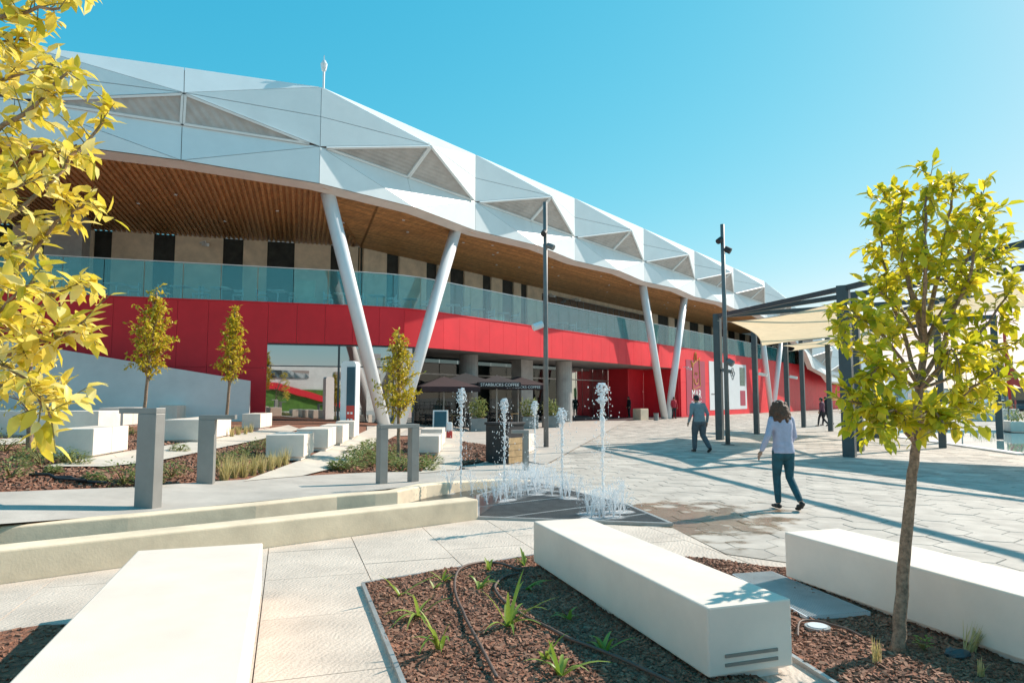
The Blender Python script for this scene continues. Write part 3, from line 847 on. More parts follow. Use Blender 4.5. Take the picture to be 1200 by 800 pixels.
for (fx, z) in ((.57, 4.1), (.63, 4.1), (.60, 4.45), (.60, 3.75)):
    stroke([(math.cos(a*math.pi/3)*.27, math.sin(a*math.pi/3)*.27) for a in range(7)], .03, 'grate', dw0 + (dw1-dw0)*fx, z, ps, 'poster_ring')
wallpanel('poster_line', dw0 + .4, dw0+2.0, 1.95, 2.05, .045, .012, 'grate', parent=ps, gap=0)
# wall cameras on the building
for px, z in ((800, 4.3), (395, 9.7), (640, 9.6), (228, 9.7), (670, 9.7)):
    off = 0 if z < 6 else UW
    p = band(dpx(px, off), off+.1, z); nn = V(er.y, -er.x)
    c_ = MB().bar(p, p + nn*.5, .07); c_.bar(p + nn*.3 - V(0, 0, .12), p + nn*.75 - V(0, 0, .2), .16, .16)
    obj('wall_camera', c_, 'white_metal', BL)
# mast with a camera on the roof corner
cm = thing('camera_mast', seam(0)[0] + V(0, 0, -.05), 'thin white mast with a dome camera on the roof corner', 'camera')
b0 = seam(0)[0] + V(.05, .1, -.05)
obj('mast', MB().tube([b0, b0 + V(0, 0, 1.15)], .045, 8), 'white_metal', cm)
obj('camera_head', MB().tube([b0 + V(0, 0, .85), b0 + V(.0, 0, 1.05), b0 + V(0, 0, 1.2)], [.11, .14, .06], 10).ell(b0 + V(0, 0, .82), .10).tube([b0 + V(0, 0, 1.15), b0 + V(0, 0, 1.42)], .02, 5), 'white_metal', cm)

# white sloping ramp wall in front of the left facade
rw = MB()
Y0 = 28.6
pa = D(293, 446, Y0); pb = D(140, 421, 27.1); pc = D(45, 405, 26.2); pd = D(-160, 372, 24.2)
bw = [V(p.x, p.y, -.05) for p in (pa, pb, pc, pd)]; tw = [pa, pb, pc, pd]; th_ = V(-.06, .24, 0)
for i in range(3):
    rw.quad(bw[i], tw[i], tw[i+1], bw[i+1]); rw.quad(bw[i]+th_, bw[i+1]+th_, tw[i+1]+th_, tw[i]+th_); rw.quad(tw[i], tw[i]+th_, tw[i+1]+th_, tw[i+1])
rw.quad(bw[0], bw[0]+th_, tw[0]+th_, tw[0])
tag(obj('ramp_wall', rw, 'far_white'), 'white sloping parapet wall of a ramp before the red facade', 'wall')
# big grey pier at far left under the roof
pp = D(76, 300, 30.5)
obj('pier', MB().box((pp.x-.3, pp.y+.6, 8.1), (1.5, 1.2, 4.1), R(17)), 'grey_conc', BL)

# the white building across the square, behind the viewer, that the shop windows mirror
OB = thing('opposite_building', (14, -27, 0), 'white building across the square seen mirrored in the shop windows', 'building')
obj('wall', MB().box((16, -30, 2.9), (70, 6, 6.0)), 'far_white', OB)
obj('upper_wall', MB().box((30, -32, 7.2), (24, 6, 2.6)), 'grey_conc', OB)
obj('green_wall', MB().box((9, -26.8, 1.3), (13, .3, 2.8)), 'opp_green', OB)
m = MB(); m.bar((-6, -26.4, 3.3), (5, -26.4, 3.2), .3, .8); m.bar((5, -26.4, 3.2), (15.5, -26.4, .3), .3, .8); obj('ramp_band', m, 'red', OB)
for i in range(7): obj('window', MB().box((-10+i*8.5, -26.95, 4.7), (5, .2, 1.0)), 'window_glass', OB)

# ================================================================== BENCHES, BLOCKS, RACKS
def bench(name, c0, L, W, Hh, yaw, label, cat='bench', group=None, groove=True, m='bench', slots=False):
    """block with its near-left foot corner at c0, length along the yaw direction"""
    o = thing(name, c0, label, cat, group, yaw)
    body = MB(); body.box((W/2, L/2, Hh/2+.03), (W, L, Hh-.06)); obj('body', body, m, o, local=True, bevel=.012)
    obj('recessed_base', MB().box((W/2, L/2, .025), (W-.12, L-.12, .07)), 'lip', o, local=True)
    if slots:
        for z in (.12, .17):
            obj('vent_slot', MB().box((W*.5, -.002, z), (W*.62, .012, .018)), 'grout', o, local=True)
    if groove:
        obj('joint', MB().box((W/2, L*.5, Hh/2+.03), (W+.004, .012, Hh-.055)), 'grout', o, local=True)
    return o
yb = math.atan2(-AX.x, AX.y)
bench('bench', V(1.12, 4.03, 0), 2.92, .585, .45, yb, 'long white stone bench with vent slots beside the strap leaved plants', slots=True, groove=False)
bench('bench', V(-2.13, 2.99, 0) - AX*1.5, 4.15, .93, .45, yb, 'wide white stone bench before the sand coloured channel wall', groove=False)
bench('bench', V(2.45, 6.26, 0) - AX*4.6, 4.6, .60, .45, yb, 'long white stone bench behind the foreground tree trunk', groove=False)

def block(px, py, wpx, hpx, L, label, h=.52, yaw=R(7), joint=True):
    """seat block surveyed from its near-left foot pixel, front width and height in pixels"""
    p = HIT(px, py); s = p.y / F
    W = wpx * s; Hh = max(.38, min(.72, hpx * s))
    p.z = hill(p.x, p.y) - .02
    return bench('seat_block', p, L, W, Hh + .02, yaw, label, 'seat block', 'white seat blocks on the planted slope', joint, 'block')
block(62, 537, 43, 34, 1.45, 'white seat block beside the end of the narrow cream walkway')
block(-40, 512, 150, 30, 1.0, 'very long white seat block near the sloping ramp wall', joint=False, yaw=R(2))
block(115, 500, 27, 22, 1.5, 'small white seat block before the ramp wall with grass tufts in front')
block(186, 494, 20, 19, 1.6, 'white seat block behind the slender tree at the ramp wall')
block(190, 518, 42, 26, 2.6, 'white seat block between the two grey rack posts')
block(283, 503, 21, 18, 1.7, 'white seat block before the red door frame edge')
block(311, 538, 43, 28, 1.3, 'white seat block beside feathery grass, front of the row toward the totem')
block(347, 527, 36, 24, 1.5, 'white seat block, second of the row toward the totem')
block(374, 521, 26, 22, 1.6, 'white seat block, third of the row toward the totem')
block(393, 514, 21, 20, 1.6, 'white seat block at the foot of the totem')
block(488, 532, 26, 21, 1.5, 'white seat block behind the grey frame, nearer the bin', yaw=R(2))
block(493, 523, 25, 20, 1.5, 'white seat block behind the grey frame, nearer the cafe board', yaw=R(2))
block(602, 533, 14, 22, 1.6, 'white seat block behind the black litter bin', yaw=R(-12))

def rack(px, py, hh, yaw, label, wd, arm, both=False):
    """flat steel post with a short top arm (arm < 0: to its left), or a full frame"""
    p = HIT(px, py); p.z = hill(p.x, p.y) + .02
    o = thing('bicycle_rack', p, label, 'bicycle rack', 'grey metal frame racks along the path', yaw)
    t = .07; dp = .16
    obj('leg', MB().box((0, 0, hh/2), (wd, dp, hh)), 'rack', o, local=True, bevel=.006)
    a = arm - math.copysign(wd/2, arm) if not both else arm
    if both: obj('leg', MB().box((arm, 0, hh/2), (wd, dp, hh)), 'rack', o, local=True, bevel=.006)
    e0, e1 = sorted((-math.copysign(wd/2, arm), arm + (math.copysign(wd/2, arm) if both else 0)))
    obj('top_bar', MB().box(((e0+e1)/2, 0, hh+t/2+.001), (e1-e0, dp+.002, t)), 'rack', o, local=True, bevel=.006)
    return o
rack(173, 597, 1.16, R(-14), 'broad grey metal post with a short top arm beside the channel at the mulch slope', .27, -.42)
rack(241, 568, 1.0, R(10), 'broad grey metal post with a short top arm by feathery grasses at the path edge', .24, .42)
rack(484, 566, .96, R(38), 'grey metal frame with two legs under the small tree', .15, -.62, True)
rack(616, 552, .82, R(10), 'slim grey metal post with a short top arm beside the black litter bin', .12, -.32)

# bed fittings: hoses, grille, uplight, metal cover
def hose(pts, label, r=.012):
    p = []
    P = [Vector(q) for q in pts]
    for i in range(len(P)-1):
        a, b, c, d = P[max(i-1, 0)], P[i], P[i+1], P[min(i+2, len(P)-1)]
        for k in range(8):
            t = k/8; p.append(.5*((2*b) + (c-a)*t + (2*a-5*b+4*c-d)*t*t + (3*b-a-3*c+d)*t**3))
    p.append(P[-1]); p = [V(q.x, q.y, max(q.z, mound(q.x, q.y)+.03)) for q in p]
    tag(obj('drip_hose', MB().tube(p, r, 8), 'hose', smooth=True), label, 'hose')
hose([G(582, 793, .06), G(565, 760, .06), G(545, 722, .06), G(533, 690, .06), G(538, 667, .09), G(560, 659, .06), G(585, 660, .05), G(608, 668, .05)], 'brown drip hose curving up the bed and back to the bench')
hose([G(608, 671, .06), G(590, 676, .05), G(580, 690, .05), G(600, 712, .05), G(650, 740, .06), G(720, 768, .06), G(790, 800, .06)], 'brown drip hose running along the bed below the middle bench')
up = G(958, 734, .05); t = thing('ground_light', up, 'round glass ground light set in mulch by the tree', 'light')
obj('rim', MB().tube([up - V(0, 0, .04), up + V(0, 0, .006)], .085, 24), 'grate_light', t); obj('lens', MB().tube([up + V(0, 0, .004), up + V(0, 0, .012)], .065, 24), 'poster', t)
hose([G(935, 748, .04), G(938, 730, .05), G(958, 727, .06), G(985, 736, .05), G(1010, 750, .04)], 'thin hose looping round the ground light', .008)
cv = [G(x, y, .05) for x, y in ((858, 672), (905, 669), (1020, 716), (945, 722))]
t = thing('drain_cover', cv[0], 'flat grey metal drain cover between the two white benches', 'cover')
obj('plate', MB().prism([p - V(0, 0, .03) for p in cv], (0, 0, .03)), 'poster', t)
rb = MB()
for k in range(1, 26): rb.bar(cv[0].lerp(cv[1], k/26) + V(0, 0, .001), cv[3].lerp(cv[2], k/26) + V(0, 0, .001), .008, .006)
obj('ribs', rb, 'grate_light', t, kind='stuff')
p0 = G(1122, 765, .05)
rk = MB().ell(p0 - V(0, 0, .005), (.085, .05, .03), 9, 6)
rk.v = [v + V(*(noise.noise_vector(v*23)*.03)) for v in rk.v]
tag(obj('stone', rk, 'dark_steel'), 'flat dark slate stone lying by the grass tuft', 'stone')

# ------------------------------------------------------------------ plants
def strap(px, py, n, L, label, z=.03):
    p = G(px, py, z); mb = MB()
    for k in range(n):
        a = random.uniform(0, 6.28); e = random.uniform(.55, 1.25)
        mb.blade(p + V(random.uniform(-.015, .015), random.uniform(-.015, .015), 0), (math.cos(a)*math.cos(e), math.sin(a)*math.cos(e), math.sin(e)), L*1.75*random.uniform(.55, 1.1), .030, random.uniform(.25, .75))
    o = thing('strap_leaf_plant', p, label, 'plant', 'strap leaved plants in the front bed')
    obj('leaves', mb, 'blade', o, smooth=True); return o
for px, py, n, L, lab in ((490, 722, 9, .24, 'strap leaved plant in the bed corner by the metal strip'), (515, 760, 9, .30, 'tall loose strap leaved plant between bed edge and first hose'), (468, 697, 4, .26, 'thin strap leaved plant at the bed corner'),
        (520, 680, 5, .17, 'small strap leaved plant behind the curved hose'), (562, 690, 7, .19, 'strap leaved plant between the two hoses near the bend'), (596, 733, 12, .30, 'bushy strap leaved plant in the middle of the bed'),
        (573, 668, 5, .14, 'short strap leaved plant inside the hose loop'), (615, 662, 6, .17, 'strap leaved plant touching the bench corner'), (618, 690, 5, .15, 'strap leaved plant in the shade of the bench'),
        (665, 725, 5, .13, 'tiny strap leaved plant below the bench side'), (708, 764, 7, .17, 'strap leaved plant sprouting beside the second hose'), (640, 772, 6, .16, 'strap leaved plant below the second hose'), (658, 790, 8, .22, 'leaning strap leaved plant with pale leaves below the second hose'),
        (508, 690, 4, .12, 'seedling strap leaved plant among bark chips')):
    strap(px, py, n, L, lab)
def tuft(p, n, L, label, lean=(.3, 0), group=None, m='straw', W=.004, sprd=.35):
    mb = MB()
    for k in range(n):
        a = random.uniform(0, 6.28); r_ = random.uniform(0, sprd)
        mb.blade(p + V(random.uniform(-1, 1), random.uniform(-1, 1), 0)*L*.12, (math.cos(a)*r_+lean[0], math.sin(a)*r_+lean[1], 1), L*random.uniform(.6, 1.1), W, random.uniform(.05, .35), 4)
    o = thing('grass_tuft', p, label, 'grass', group); obj('blades', mb, m, o); return o
tuft(G(1028, 777, .03), 26, .17, 'short straw coloured grass tuft left of the tree trunk', (.05, 0), W=.006)
tuft(G(1136, 763, .03), 36, .24, 'straw coloured grass tuft leaning right before the bench', (.45, .1), W=.006)
tuft(G(1150, 792, .03), 22, .12, 'low dry grass tuft in front of the slate stone', (.1, 0), W=.006)
k = 0
for px, py in ((262, 563), (274, 560), (285, 559), (296, 557), (306, 555), (316, 552), (326, 548), (333, 546), (268, 556), (300, 549)):
    p = HIT(px, py); tuft(p, 75, random.uniform(.36, .5), 'feathery straw coloured grass clump at the foot of the seat block row', (.04, 0), 'feathery grasses by the path', W=.012, sprd=.45)
for px, py in ((119, 505), (129, 504)):
    tuft(HIT(px, py), 50, .35, 'small straw grass tuft before the small seat block', (.02, 0), 'tufts before the small seat block', W=.012)
for px, py in ((272, 513), (279, 511), (287, 510), (294, 508)):
    tuft(HIT(px, py), 45, .4, 'grass tuft beside the cream walkway under the slender tree', (.02, 0), 'tufts beside the walkway', W=.014)
tuft(G(845, 770, .02) + V(.2, .0, 0), 3, .05, 'few grass blades at the bench foot', W=.004) if False else None

def shrub(p, rad, hgt, n, label, group, m='shrub', lf=.05):
    mb = MB(); o = thing('shrub', p, label, 'shrub', group)
    st = MB()
    for k in range(7):
        a = random.uniform(0, 6.28); q = p + V(math.cos(a)*rad*.6, math.sin(a)*rad*.6, hgt*random.uniform(.5, .85)); st.tube([p, p.lerp(q, .5) + V(0, 0, hgt*.1), q], [.012, .009, .005], 5)
    for k in range(n):
        a = random.uniform(0, 6.28); u = random.uniform(0, 1); r_ = rad*math.sqrt(random.uniform(.15, 1))*math.sqrt(max(.05, 1-(u-.35)**2*1.6))
        q = p + V(math.cos(a)*r_, math.sin(a)*r_, .03 + hgt*u*(1-.3*(r_/rad)**2)*random.uniform(.8, 1.1))
        dirv = V(math.cos(a)+random.uniform(-.6, .6), math.sin(a)+random.uniform(-.6, .6), random.uniform(-.1, .9)); mb.leaf(q, dirv, (0, 0, 1), lf*random.uniform(.7, 1.3), lf*.55)
    obj('foliage', mb, m, o); obj('stem', st, 'twig', o); return o
SH = [(12, 561, .26), (32, 540, .2), (145, 568, .34), (168, 569, .28), (201, 560, .24), (48, 546, .3), (75, 543, .25), (90, 545, .2), (60, 523, .22), (5, 530, .32), (0, 512, .3), (110, 566, .12), (210, 530, .16), (265, 543, .2), (290, 532, .22), (305, 527, .22), (318, 522, .2), (282, 541, .22), (62, 556, .1), (150, 510, .2), (245, 549, .14)]
for px, py, r_ in SH:
    p = HIT(px, py); shrub(p, r_*1.15, r_*1.05, int(150+260*r_), 'low pale green shrub growing in bark mulch on the planted slope', 'low shrubs on the planted slope', lf=.06)
for px, py, r_ in ((408, 551, .3), (425, 546, .3), (440, 541, .34), (448, 548, .3), (415, 540, .3), (432, 532, .3), (462, 545, .3), (470, 552, .28), (490, 548, .26), (505, 545, .25), (500, 552, .22), (455, 535, .3), (420, 533, .25), (436, 524, .25), (395, 551, .18)):
    p = HIT(px, py); shrub(p, r_*1.2, r_*1.0, 170, 'low green ground plant in the bed round the small tree by the columns', 'ground plants round the small tree', lf=.09)
shrub(G(1082, 760, .03), .05, .05, 26, 'tiny green weed beside the foreground trunk', None, 'blade', .03)
for px, py, n in ((70, 567, 1), (95, 570, 1)):
    a, b = HIT(px-35, py-8), HIT(px+30, py+2)
    hp = [a, a.lerp(b, .35) + V(0, 0, .05), a.lerp(b, .5) + V(0, 0, .03), b]
    hp = [V(q.x, q.y, hill(q.x, q.y) + .04 + .04*(i % 2)) for i, q in enumerate(hp)]
    tag(obj('drip_hose', MB().tube(hp, .022, 8), 'black', smooth=True), 'black drip hose half buried in the slope mulch' if px == 70 else 'second black drip hose on the mulch nearer the rack', 'hose')

# ================================================================== TREES
def curve(pts, n=5, wob=0.0):
    P = [Vector(q) for q in pts]; out = []
    for i in range(len(P)-1):
        a, b, c, d = P[max(i-1, 0)], P[i], P[i+1], P[min(i+2, len(P)-1)]
        for k in range(n):
            t = k/n; q = .5*((2*b) + (c-a)*t + (2*a-5*b+4*c-d)*t*t + (3*b-a-3*c+d)*t**3)
            if wob and not (i == 0 and k == 0): q = q + V(random.gauss(0, wob), random.gauss(0, wob), random.gauss(0, wob*.5))
            out.append(q)
    out.append(P[-1]); return out
def rnddir(): 
    while True:
        v = V(random.uniform(-1, 1), random.uniform(-1, 1), random.uniform(-1, 1))
        if .05 < v.length < 1: return v.normalized()
def twig_leaves(lf, tw, a, d, L, n, ls, lw, r=.003, droop=.3):
    """a twig from a along d with leaves set along it"""
    d = d.normalized(); pts = [a, a + d*L*.5 + V(0, 0, -L*.02), a + d*L + V(0, 0, -L*.12)]
    tw.tube(pts, [r, r*.8, r*.4], 4, cap=False)
    for k in range(n):
        t = .2 + .8*(k+random.random()*.6)/n; q = a + d*L*t + V(0, 0, -L*.12*t*t)
        ld = (d*.55 + rnddir()*.95 + V(0, 0, random.uniform(-.35, .25))).normalized()
        s = random.uniform(.65, 1.15)
        up = (V(0, 0, 1) + rnddir()*.55).normalized()
        lf.leaf(q, ld, up, ls*s, lw*s, random.uniform(.1, .45))
def tree(name, base, label, limbs, trunk, rt, lm, leaf, twn, group=None, spray=1.0, tl=.22, ln=6, start=.25, trunk_name='trunk'):
    o = thing(name, base, label, 'tree', group)
    tr, lf, tw = MB(), MB(), MB()
    tp = curve(trunk, 6, rt*.06); tr.tube(tp, [rt*(1.25 if i == 0 else 1)*(1-.55*i/len(tp)) for i in range(len(tp))], 12)
    for pts, r0 in limbs:
        c = curve(pts, 5, r0*.5); br = [r0*(1-.8*i/len(c))+.002 for i in range(len(c))]; tr.tube(c, br, 7, cap=False)
        Ltot = sum((b-a).length for a, b in zip(c[:-1], c[1:]))
        n = max(3, int(Ltot*twn))
        for k in range(n):
            t = start + (1-start)*(k+random.random())/n; i = min(int(t*(len(c)-1)), len(c)-2); q = c[i].lerp(c[i+1], t*(len(c)-1)-i)
            d = ((c[i+1]-c[i]).normalized()*.5 + rnddir()*spray + V(0, 0, .18)); twig_leaves(lf, tw, q, d, tl*random.uniform(.5, 1.15), random.randint(ln-2, ln+2), *leaf)
    obj(trunk_name, tr, 'bark' if trunk_name == 'trunk' else 'twig', o, smooth=True); obj('twigs', tw, 'twig', o, smooth=True, kind='stuff')
    cr = obj('crown', lf, lm, o, smooth=True); return o
# the foreground tree on the right
TY = 4.63
tb = G(1052, 764, .02)
def T(px, py, dy=0): return D(px, py, TY+dy)
trunk = [tb, T(1058, 680), T(1066, 590), T(1073, 520), T(1078, 450, .03), T(1085, 400, .03)]
fk = T(1072, 520); f2 = T(1077, 455, .02); f3 = T(1083, 405, .03)
limbs = []
spec = [
 (f3, [(1095, 340, .1), (1108, 270, .15), (1118, 215, .1)], .018), (f3, [(1070, 340, -.05), (1055, 280, -.1), (1060, 225, -.15)], .018),
 (f2, [(1060, 400, .2), (1040, 330, .35), (1030, 265, .4)], .016), (f2, [(1110, 390, -.15), (1135, 320, -.3), (1150, 260, -.35)], .016),
 (f3, [(1115, 360, .3), (1150, 310, .5), (1175, 290, .5)], .013), (f3, [(1085, 320, -.3), (1085, 255, -.35), (1090, 205, -.3)], .013),
 (f2, [(1130, 410, .15), (1165, 370, .25), (1190, 325, .3)], .013), (f2, [(1040, 400, -.2), (1012, 372, -.3), (985, 378, -.35)], .012),
 (f2, [(1030, 430, .2), (1010, 415, .3), (1000, 398, .35)], .011), (fk, [(1040, 480, -.25), (1015, 475, -.4), (995, 470, -.45)], .012),
 (fk, [(1110, 480, -.2), (1145, 450, -.35), (1178, 430, -.4)], .012), (fk, [(1105, 490, .3), (1135, 470, .5), (1160, 465, .55)], .011),
 (fk, [(1055, 490, .3), (1032, 480, .5), (1018, 500, .55)], .010), (fk, [(1085, 485, -.35), (1095, 480, -.5), (1110, 505, -.6)], .010),
 (fk, [(1060, 490, -.35), (1045, 480, -.5), (1035, 505, -.6)], .010), (f2, [(1120, 440, .0), (1150, 420, .05), (1192, 400, .1)], .010),
 (f3, [(1060, 370, .0), (1036, 345, -.05), (1022, 345, -.05)], .010), (f3, [(1120, 330, -.1), (1145, 270, -.1), (1150, 225, -.05)], .010),
 (f3, [(1060, 320, .3), (1045, 260, .45), (1042, 235, .5)], .010), (fk, [(1075, 480, .45), (1080, 470, .6), (1080, 495, .7)], .009),
 (f2, [(1050, 440, -.35), (1030, 430, -.5), (1020, 445, -.55)], .009), (f2, [(1100, 430, -.35), (1115, 410, -.5), (1125, 430, -.55)], .009),
]
for s, pts, r0 in spec: limbs.append(([s] + [T(*q) for q in pts], r0))
tree('young_tree', tb, 'slender tree with yellow green leaves rising from mulch beside the long bench', limbs, trunk, .044, 'leaf_green', (.094, .048), 21, spray=.9, tl=.19, ln=8, start=.26)

# the near yellow tree on the left, its trunk beside the wide bench
NY = 3.0
def N(px, py, dy=0): return D(px, py, NY+dy)
nb = V(-3.05, 2.9, 0)
trunk = [nb, nb + V(.02, 0, .6), nb + V(.05, .02, 1.2), nb + V(.08, 0, 1.7), nb + V(.1, 0, 2.4)]
s1, s2, s3 = nb + V(.04, .02, 1.0), nb + V(.07, .01, 1.5), nb + V(.1, 0, 2.1)
limbs = []
spec = [
 (s3, [(-60, 60, 0), (0, 20, .0), (70, 10, .05)], .016), (s3, [(-60, 130, .1), (0, 95, .15), (75, 75, .1)], .016),
 (s2, [(-70, 200, 0), (-5, 155, -.05), (42, 120, -.1), (80, 85, -.1)], .015), (s2, [(-60, 240, .1), (10, 200, .2), (90, 170, .25)], .013),
 (s2, [(-50, 300, -.1), (20, 250, -.1), (85, 185, -.05), (125, 140, 0)], .013), (s1, [(-60, 360, 0), (10, 330, .05), (70, 260, .05), (105, 235, .05)], .013),
 (s1, [(-60, 420, .1), (0, 390, .2), (60, 350, .2), (95, 330, .2)], .012), (s1, [(-40, 450, -.1), (20, 410, -.15), (70, 395, -.2), (100, 375, -.2)], .011),
 (s1, [(-40, 480, .1), (10, 450, .1), (50, 450, .1), (85, 465, .1)], .010), (s1, [(-60, 500, -.05), (0, 430, -.2), (40, 460, -.3), (60, 490, -.3)], .009),
 (s2, [(-60, 300, .3), (0, 300, .4), (40, 280, .5)], .010), (s3, [(-30, -20, .1), (40, -30, .2), (85, -20, .2)], .010),
 (s3, [(-50, 90, .4), (0, 50, .5), (40, 50, .6)], .010), (s2, [(-60, 250, -.3), (-10, 230, -.35), (30, 215, -.4)], .009), (s1, [(-60, 400, -.3), (-10, 370, -.35), (40, 330, -.4)], .009),
]
for s, pts, r0 in spec: limbs.append(([s] + [N(*q) for q in pts], r0))
tree('lemon_tree', nb, 'thorny tree with large bright yellow leaves beside the wide bench', limbs, trunk, .06, 'leaf_yellow', (.092, .046), 11, spray=.85, tl=.15, ln=6, start=.40)

# small trees on the slope
def small_tree(px, py, top, halfw, bot, label, lm='leaf_small', n=22, rt=.05, tx=None, twn=9, ls=.11, tl=.3):
    b = HIT(px, py); b.z = hill(b.x, b.y); Y = b.y; s = Y/F
    tx = px if tx is None else tx
    tz = D(tx, top, Y); z0 = D(px, bot, Y).z; Hh = tz.z - z0; W = halfw*s
    trunk = [b, b.lerp(tz, .3), b.lerp(tz, .6), b.lerp(tz, .97)]; limbs = []
    for k in range(n):
        u = (k+.5)/n; a = k*2.4 + random.uniform(-.4, .4); q = b.lerp(tz, 0); c = b.lerp(tz, (z0 + Hh*u*.8 - b.z)/(tz.z-b.z))
        prof = math.sin(math.pi*min(1, (u+.08)**.7*.92))**.8
        r_ = W*max(.12, prof)*random.uniform(.6, 1.1)
        e = c + V(math.cos(a)*r_, math.sin(a)*r_, Hh*random.uniform(.08, .2)); limbs.append(([c, c.lerp(e, .5) + V(0, 0, Hh*.01), e], .012))
    limbs.append(([b.lerp(tz, .7), b.lerp(tz, .85), tz], .012))
    return tree('young_tree', b, label, limbs, trunk, rt, lm, (ls, ls*.55), twn, spray=1.0, tl=tl, ln=6, start=.15)
small_tree(467, 543, 388, 27, 492, 'bushy small yellow green tree before the slanted white columns', n=44, twn=24, ls=.085, tl=.22)
small_tree(166, 510, 338, 25, 446, 'sparse olive yellow tree before the ramp wall and balcony', n=44, twn=14, ls=.12, tl=.3, tx=184)
small_tree(264, 508, 362, 15, 452, 'narrow pointed olive tree beside the shop window frame', n=40, twn=18, ls=.11, tl=.24, tx=276)
small_tree(35, 528, 380, 45, 495, 'yellow leaved tree rooted in the slope mulch behind the low shrubs', 'leaf_yellow', n=20, rt=.065, twn=8, ls=.1)

# ================================================================== LAMP POSTS, PERGOLA
def lamp_post(px, py, top, label, rad, heads, m='pole'):
    b = G(px, py); Y = b.y; z = D(px, top, Y).z
    o = thing('lamp_post', b, label, 'lamp post', None)
    obj('pole', MB().tube([b, b + V(0, 0, z*.5), b + V(0, 0, z)], [rad, rad*.92, rad*.85], 14), m, o, smooth=True)
    obj('base_plate', MB().box(b + V(0, 0, .01), (rad*4.2, rad*4.2, .03)), m, o)
    for hz, dx, dy, mm, sz in heads:
        c = b + V(0, 0, hz); e = c + V(dx, dy, 0)
        h = MB().bar(c, e, .05); h.tube([e + V(-dx*.6, -dy*.6, .06), e + V(dx*.5, dy*.5, -.06)], sz, 12)
        obj('spotlight', h, mm, o)
    return o
lamp_post(640, 524.5, 237, 'tall grey lamp post between the fountain jets and the cafe', .085, [(7.2, -.05, -.16, 'black', .1), (6.75, .18, -.1, 'pole', .1), (4.05, -.28, -.1, 'white_metal', .12)])
lamp_post(853, 521, 263, 'tall dark lamp post with spotlights beside the pergola corner post', .085, [(7.3, -.14, -.08, 'black', .10), (6.95, .16, -.08, 'black', .11), (2.9, .14, -.1, 'pole', .12)], 'pole')

PG = thing('pergola', V(9.5, 19.4, 0), 'dark steel pergola with fanned beams and tan shade sails', 'pergola')
posts = dict(A=(8.24, 27.26, 5.0), B=(11.18, 31.41, 5.0), Cc=(14.3, 35.6, 5.0), C=(16.32, 38.44, 5.0), Dd=(15.86, 34.21, 5.0), E=(9.5, 19.4, 4.85), Fp=(10.87, 21.57, 5.0), Gp=(15.09, 28.41, 5.0), I=(14.27, 22.82, 5.0), K=(10.95, 10.6, 4.85), L=(14.4, 13.9, 5.0), N=(20.5, 18.2, 5.0), Mm=(19.5, 27.5, 5.0))
pt = {}
for k, (x, y, z) in posts.items():
    w_ = .32 if k in 'E' else (.27 if k in ('A', 'Fp') else .22)
    if k in ('K', 'L', 'N', 'Mm'): w_ = .24
    o = obj('post', MB().box((x, y, z/2), (w_, w_, z), R(-36.9)), 'dark_steel', PG, bevel=.015); pt[k] = V(x, y, z)
    if k in ('A', 'B', 'Cc', 'Dd'):
        c = V(x, y, 2.75); h = MB().bar(c, c + V(.18, -.2, 0), .05); h.bar(c + V(.1, -.2, .0), c + V(.42, -.36, -.08), .2, .14)
        obj('spotlight', h, 'white_metal' if k != 'A' else 'pole', o)
def beam(a, b, w_=.12, z=0.0, ea=0, eb=0):
    p, q = pt[a] + V(0, 0, z-.08), pt[b] + V(0, 0, z-.08); d = (q-p).normalized()
    obj('beam', MB().bar(p - d*ea, q + d*eb, w_*.85, .15), 'dark_steel', PG)
beam('A', 'E'); beam('A', 'Fp', .12); beam('A', 'I', .12); beam('E', 'K', eb=1); beam('Fp', 'L', .14); beam('I', 'N', .14); beam('Gp', 'I', .14); beam('B', 'Gp', .12); beam('Cc', 'Dd', .12); beam('C', 'Mm', .12); beam('Gp', 'Mm', .12); beam('Dd', 'Gp', .12)
def sail(cs, sag, label):
    mb = MB(); n = 14
    a, b, c, d = [Vector(q) for q in cs]; mid = (a+b+c+d)/4
    for i in range(n+1):
        for j in range(n+1):
            u, v = i/n, j/n; p = a*(1-u)*(1-v) + b*u*(1-v) + c*u*v + d*(1-u)*v
            pin = max(4*u*(1-u), 4*v*(1-v)) ; e = min(u, 1-u, v, 1-v)
            k = (4*u*(1-u))*(1-4*v*(1-v)) + (4*v*(1-v))*(1-4*u*(1-u))
            p = p + (mid-p)*.16*k; p.z -= sag*16*u*(1-u)*v*(1-v)*.5
            mb.v.append(p)
    for i in range(n):
        for j in range(n):
            q = i*(n+1)+j; mb.f.append((q, q+1, q+n+2, q+n+1))
    o = obj('shade_sail', mb, 'sail', PG, smooth=True, label=label)
    w_ = MB()
    for q0, t0 in zip((a, b, c, d), (-1, -1, -1, -1)):
        dv = (q0-mid).normalized(); w_.tube([q0, q0 + dv*.5], .012, 5)
    for i in range(n): 
        for ed in (lambda k: mb.v[k], lambda k: mb.v[n*(n+1)+k], lambda k: mb.v[k*(n+1)], lambda k: mb.v[k*(n+1)+n]): w_.tube([ed(i), ed(i+1)], .014, 4, cap=False)
    obj('cable', w_, 'wire', o)
sail([D(856, 377, 26.8), D(988, 352, 19.8), D(1030, 392, 28.0), D(893, 405, 31.2)], .12, 'tan shade sail from the corner post')
sail([D(916, 405, 35.2), D(1028, 388, 28.0), D(1060, 396, 33), D(928, 411, 37.6)], .10, 'tan shade sail over the far posts')
sail([V(11.0, 21.4, 4.15), V(14.2, 14.3, 4.75), V(20.2, 18.3, 4.7), V(14.35, 22.6, 4.35)], .12, 'tan shade sail behind the foreground tree')

